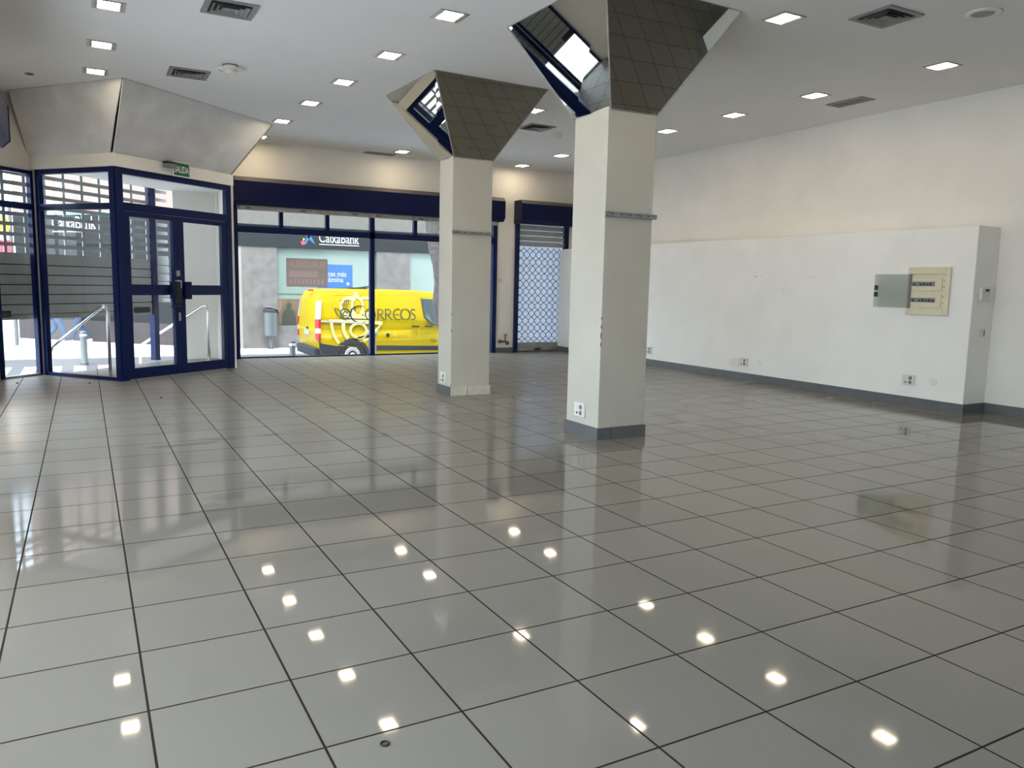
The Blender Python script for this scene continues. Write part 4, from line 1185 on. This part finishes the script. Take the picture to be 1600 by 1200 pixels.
e = MB(); e.slab([(4.68,21.80,.62),(5.06,21.80,.52),(5.06,22.2,.52),(4.68,22.2,.62)], (0,0,.02)); e.slab([(5.06,21.85,.52),(5.13,21.85,.38),(5.13,22.15,.38),(5.06,22.15,.52)], (.01,0,.01)); e.build('hood', 'alu', t)
# tree in front of the van's nose
t = thing('street_tree', 'pale barked tree trunk beside the farther column, in front of the van', 'tree', (7.45, 14.5, ST))
e = MB(); pts, rs = [], []
for k in range(15):
    z = ST+.42*k; u = k/14
    pts.append((7.50-.42*max(0,(z-.2))/3.0+.04*math.sin(k*1.3), 14.5+.03*math.cos(k*1.7), z)); rs.append(.25-.05*u+.02*math.sin(k*2.1))
e.tube(pts, rs, 14); e.tube([pts[12], (6.6,14.7,5.6), (6.1,15.0,6.6)], [.15,.11,.06], 10); e.tube([pts[13], (7.6,14.2,6.0), (8.2,14.0,7.0)], [.15,.1,.06], 10)
e.build('trunk', 'bark', t, smooth=True)
e = MB()
for k in range(500):
    a = random.uniform(0,2*math.pi); r = random.uniform(0,1.9); p = Vector((7.1+r*math.cos(a), 14.5+r*math.sin(a), random.uniform(6.0,8.2)))
    d = Vector((random.uniform(-1,1),random.uniform(-1,1),random.uniform(-.5,.5))).normalized()*.16; n = d.orthogonal()*.09/.16
    e.slab([p-d, p+n*.5, p+d, p-n*.5], (0,0,.003))
e.build('foliage', 'leaf', t)
# pale post behind the mullion
t = thing('street_post', 'pale post with dark cap behind the window mullion, before the van', 'post', (5.77, 15.0, ST))
e = MB(); e.box(5.70,5.85,14.93,15.07,ST,.20); e.build('post', 'cream', t, bevel=.02)
e = MB(); e.box(5.66,5.89,14.89,15.11,.20,.285); e.build('cap', 'extw', t, bevel=.02)
# sign pole at the far corner
t = thing('sign_pole', 'street pole with yellow and red signs beyond the corner window', 'sign', (-1.95, 25.0, ST))
e = MB(); e.tube([(-1.95,25.0,ST),(-1.95,25.0,3.4)], .05, 10); e.build('pole', 'bin', t)
e = MB(); e.lathe((-2.22,24.94,2.85), [(.28,0),(.28,-.02)], 24, axis='y'); e.build('yellow_disc', 'ysign', t)
e = MB(); e.box(-2.65,-1.96,24.92,24.95,1.95,2.42); e.build('red_board', 'rsign', t)
# pale house at the far left
t = thing('corner_house', 'pale house far off beyond the corner window', 'building', (-9, 40, ST))
e = MB(); e.box(-22, -4.4, 38, 48, ST, 9); e.build('wall', 'cream', t)
for k in range(5):
    for j in range(2):
        e = MB(); x = -6.2-2.4*k; e.box(x, x+1.0, 37.95, 38.02, 1.2+3.2*j, 2.8+3.2*j); e.build('window_pane', 'vglass', t)
e = MB(); e.box(-22.3, -4.1, 37.7, 48.3, 9, 9.3); e.build('cornice', 'stone', t)

# ------------------------------------------------------------------ two people walking past, legs seen under the shutter
def skin(name, joints, edges, mt, parent, sub=2):
    me = bpy.data.meshes.new(name); base = ORG[parent]
    me.from_pydata([Vector(p)-base for p, r in joints], edges, [])
    o = bpy.data.objects.new(name, me); COL.objects.link(o); o.parent = parent; ORG[o] = base
    me.materials.append(M_[mt])
    sk = o.modifiers.new('k', 'SKIN'); sk.use_smooth_shade = True
    for i, (p, r) in enumerate(joints):
        rr = r if isinstance(r, tuple) else (r, r)
        me.skin_vertices[0].data[i].radius = rr
    me.skin_vertices[0].data[0].use_root = True
    if sub:
        sb_ = o.modifiers.new('s', 'SUBSURF'); sb_.levels = sub; sb_.render_levels = sub
    return o
def walker(label, x, y, coat, jean, sgn, ph):
    """walks along x (sgn = +1 to the right), mid stride"""
    p = thing('person', label, 'person', (x, y, ST), 'people walking past')
    g = ST
    def P(dx, dy, z): return Vector((x+sgn*dx, y+dy, g+z))
    st = .26*ph
    hipL, hipR = P(0,-.09,.90), P(0,.09,.90)
    knL, anL, toL = P(.17*ph,-.09,.50), P(st,-.09,.09), P(st+.15,-.09,.04)
    knR, anR, toR = P(-.04*ph,.09,.48), P(-st-.08,.09,.13), P(-st+.06,.09,.05)
    # body: pelvis root, legs, spine, neck, head, arms with hands
    J = [(P(0,0,.95),.13),(hipL,.09),(knL,.055),(anL,.038),(hipR,.09),(knR,.055),(anR,.038),(P(.01,0,1.18),.13),(P(.02,0,1.40),.13),(P(.03,0,1.50),.055),(P(.05,0,1.60),.085),(P(.05,0,1.70),.08),
         (P(.0,-.19,1.40),.05),(P(-.10,-.22,1.15),.04),(P(.02,-.22,.93),.03),(P(.05,-.22,.83),.032),(P(.0,.19,1.40),.05),(P(.06,.22,1.14),.04),(P(.20,.21,.96),.03),(P(.25,.21,.88),.032)]
    E_ = [(0,1),(1,2),(2,3),(0,4),(4,5),(5,6),(0,7),(7,8),(8,9),(9,10),(10,11),(8,12),(12,13),(13,14),(14,15),(8,16),(16,17),(17,18),(18,19)]
    skin('body', J, E_, 'skin', p)
    skin('trousers', [(P(0,0,.97),.155),(hipL,.115),(knL,.082),(anL+Vector((0,0,.02)),.066),(hipR,.115),(knR,.082),(anR+Vector((0,0,.02)),.066)], [(0,1),(1,2),(2,3),(0,4),(4,5),(5,6)], jean, p)
    skin('coat', [(P(0,0,.95),.17),(P(.01,0,1.18),.165),(P(.02,0,1.40),.16),(P(0,-.20,1.40),.075),(P(-.10,-.23,1.15),.06),(P(.01,-.23,.97),.05),(P(0,.20,1.40),.075),(P(.06,.23,1.14),.06),(P(.18,.22,.99),.05)], [(0,1),(1,2),(2,3),(3,4),(4,5),(2,6),(6,7),(7,8)], coat, p)
    for a, b in ((anL,toL),(anR,toR)):
        skin('shoe', [(a+Vector((-sgn*.05,0,-.03)),.045),(a.lerp(b,.5)+Vector((0,0,-.01)),.045),(b,.036)], [(0,1),(1,2)], 'shoe', p)
    e = MB(); e.lathe(P(.035,0,1.68), [(.092,-.06),(.10,0),(.09,.06),(.05,.10),(.01,.11)], 14); e.build('hair', 'hair', p, smooth=True)
    e = MB(); e.lathe(P(.135,0,1.635), [(.014,-.02),(.018,0),(.008,.03)], 8); e.build('nose', 'skin', p)
walker('person in lighter jeans and white shoes walking towards the bank corner', -.92, 25.2, 'coat2', 'jeansl', 1, 1.0)
walker('person in darker jeans and white shoes walking the other way', -.28, 25.55, 'coat', 'jeans', -1, .8)
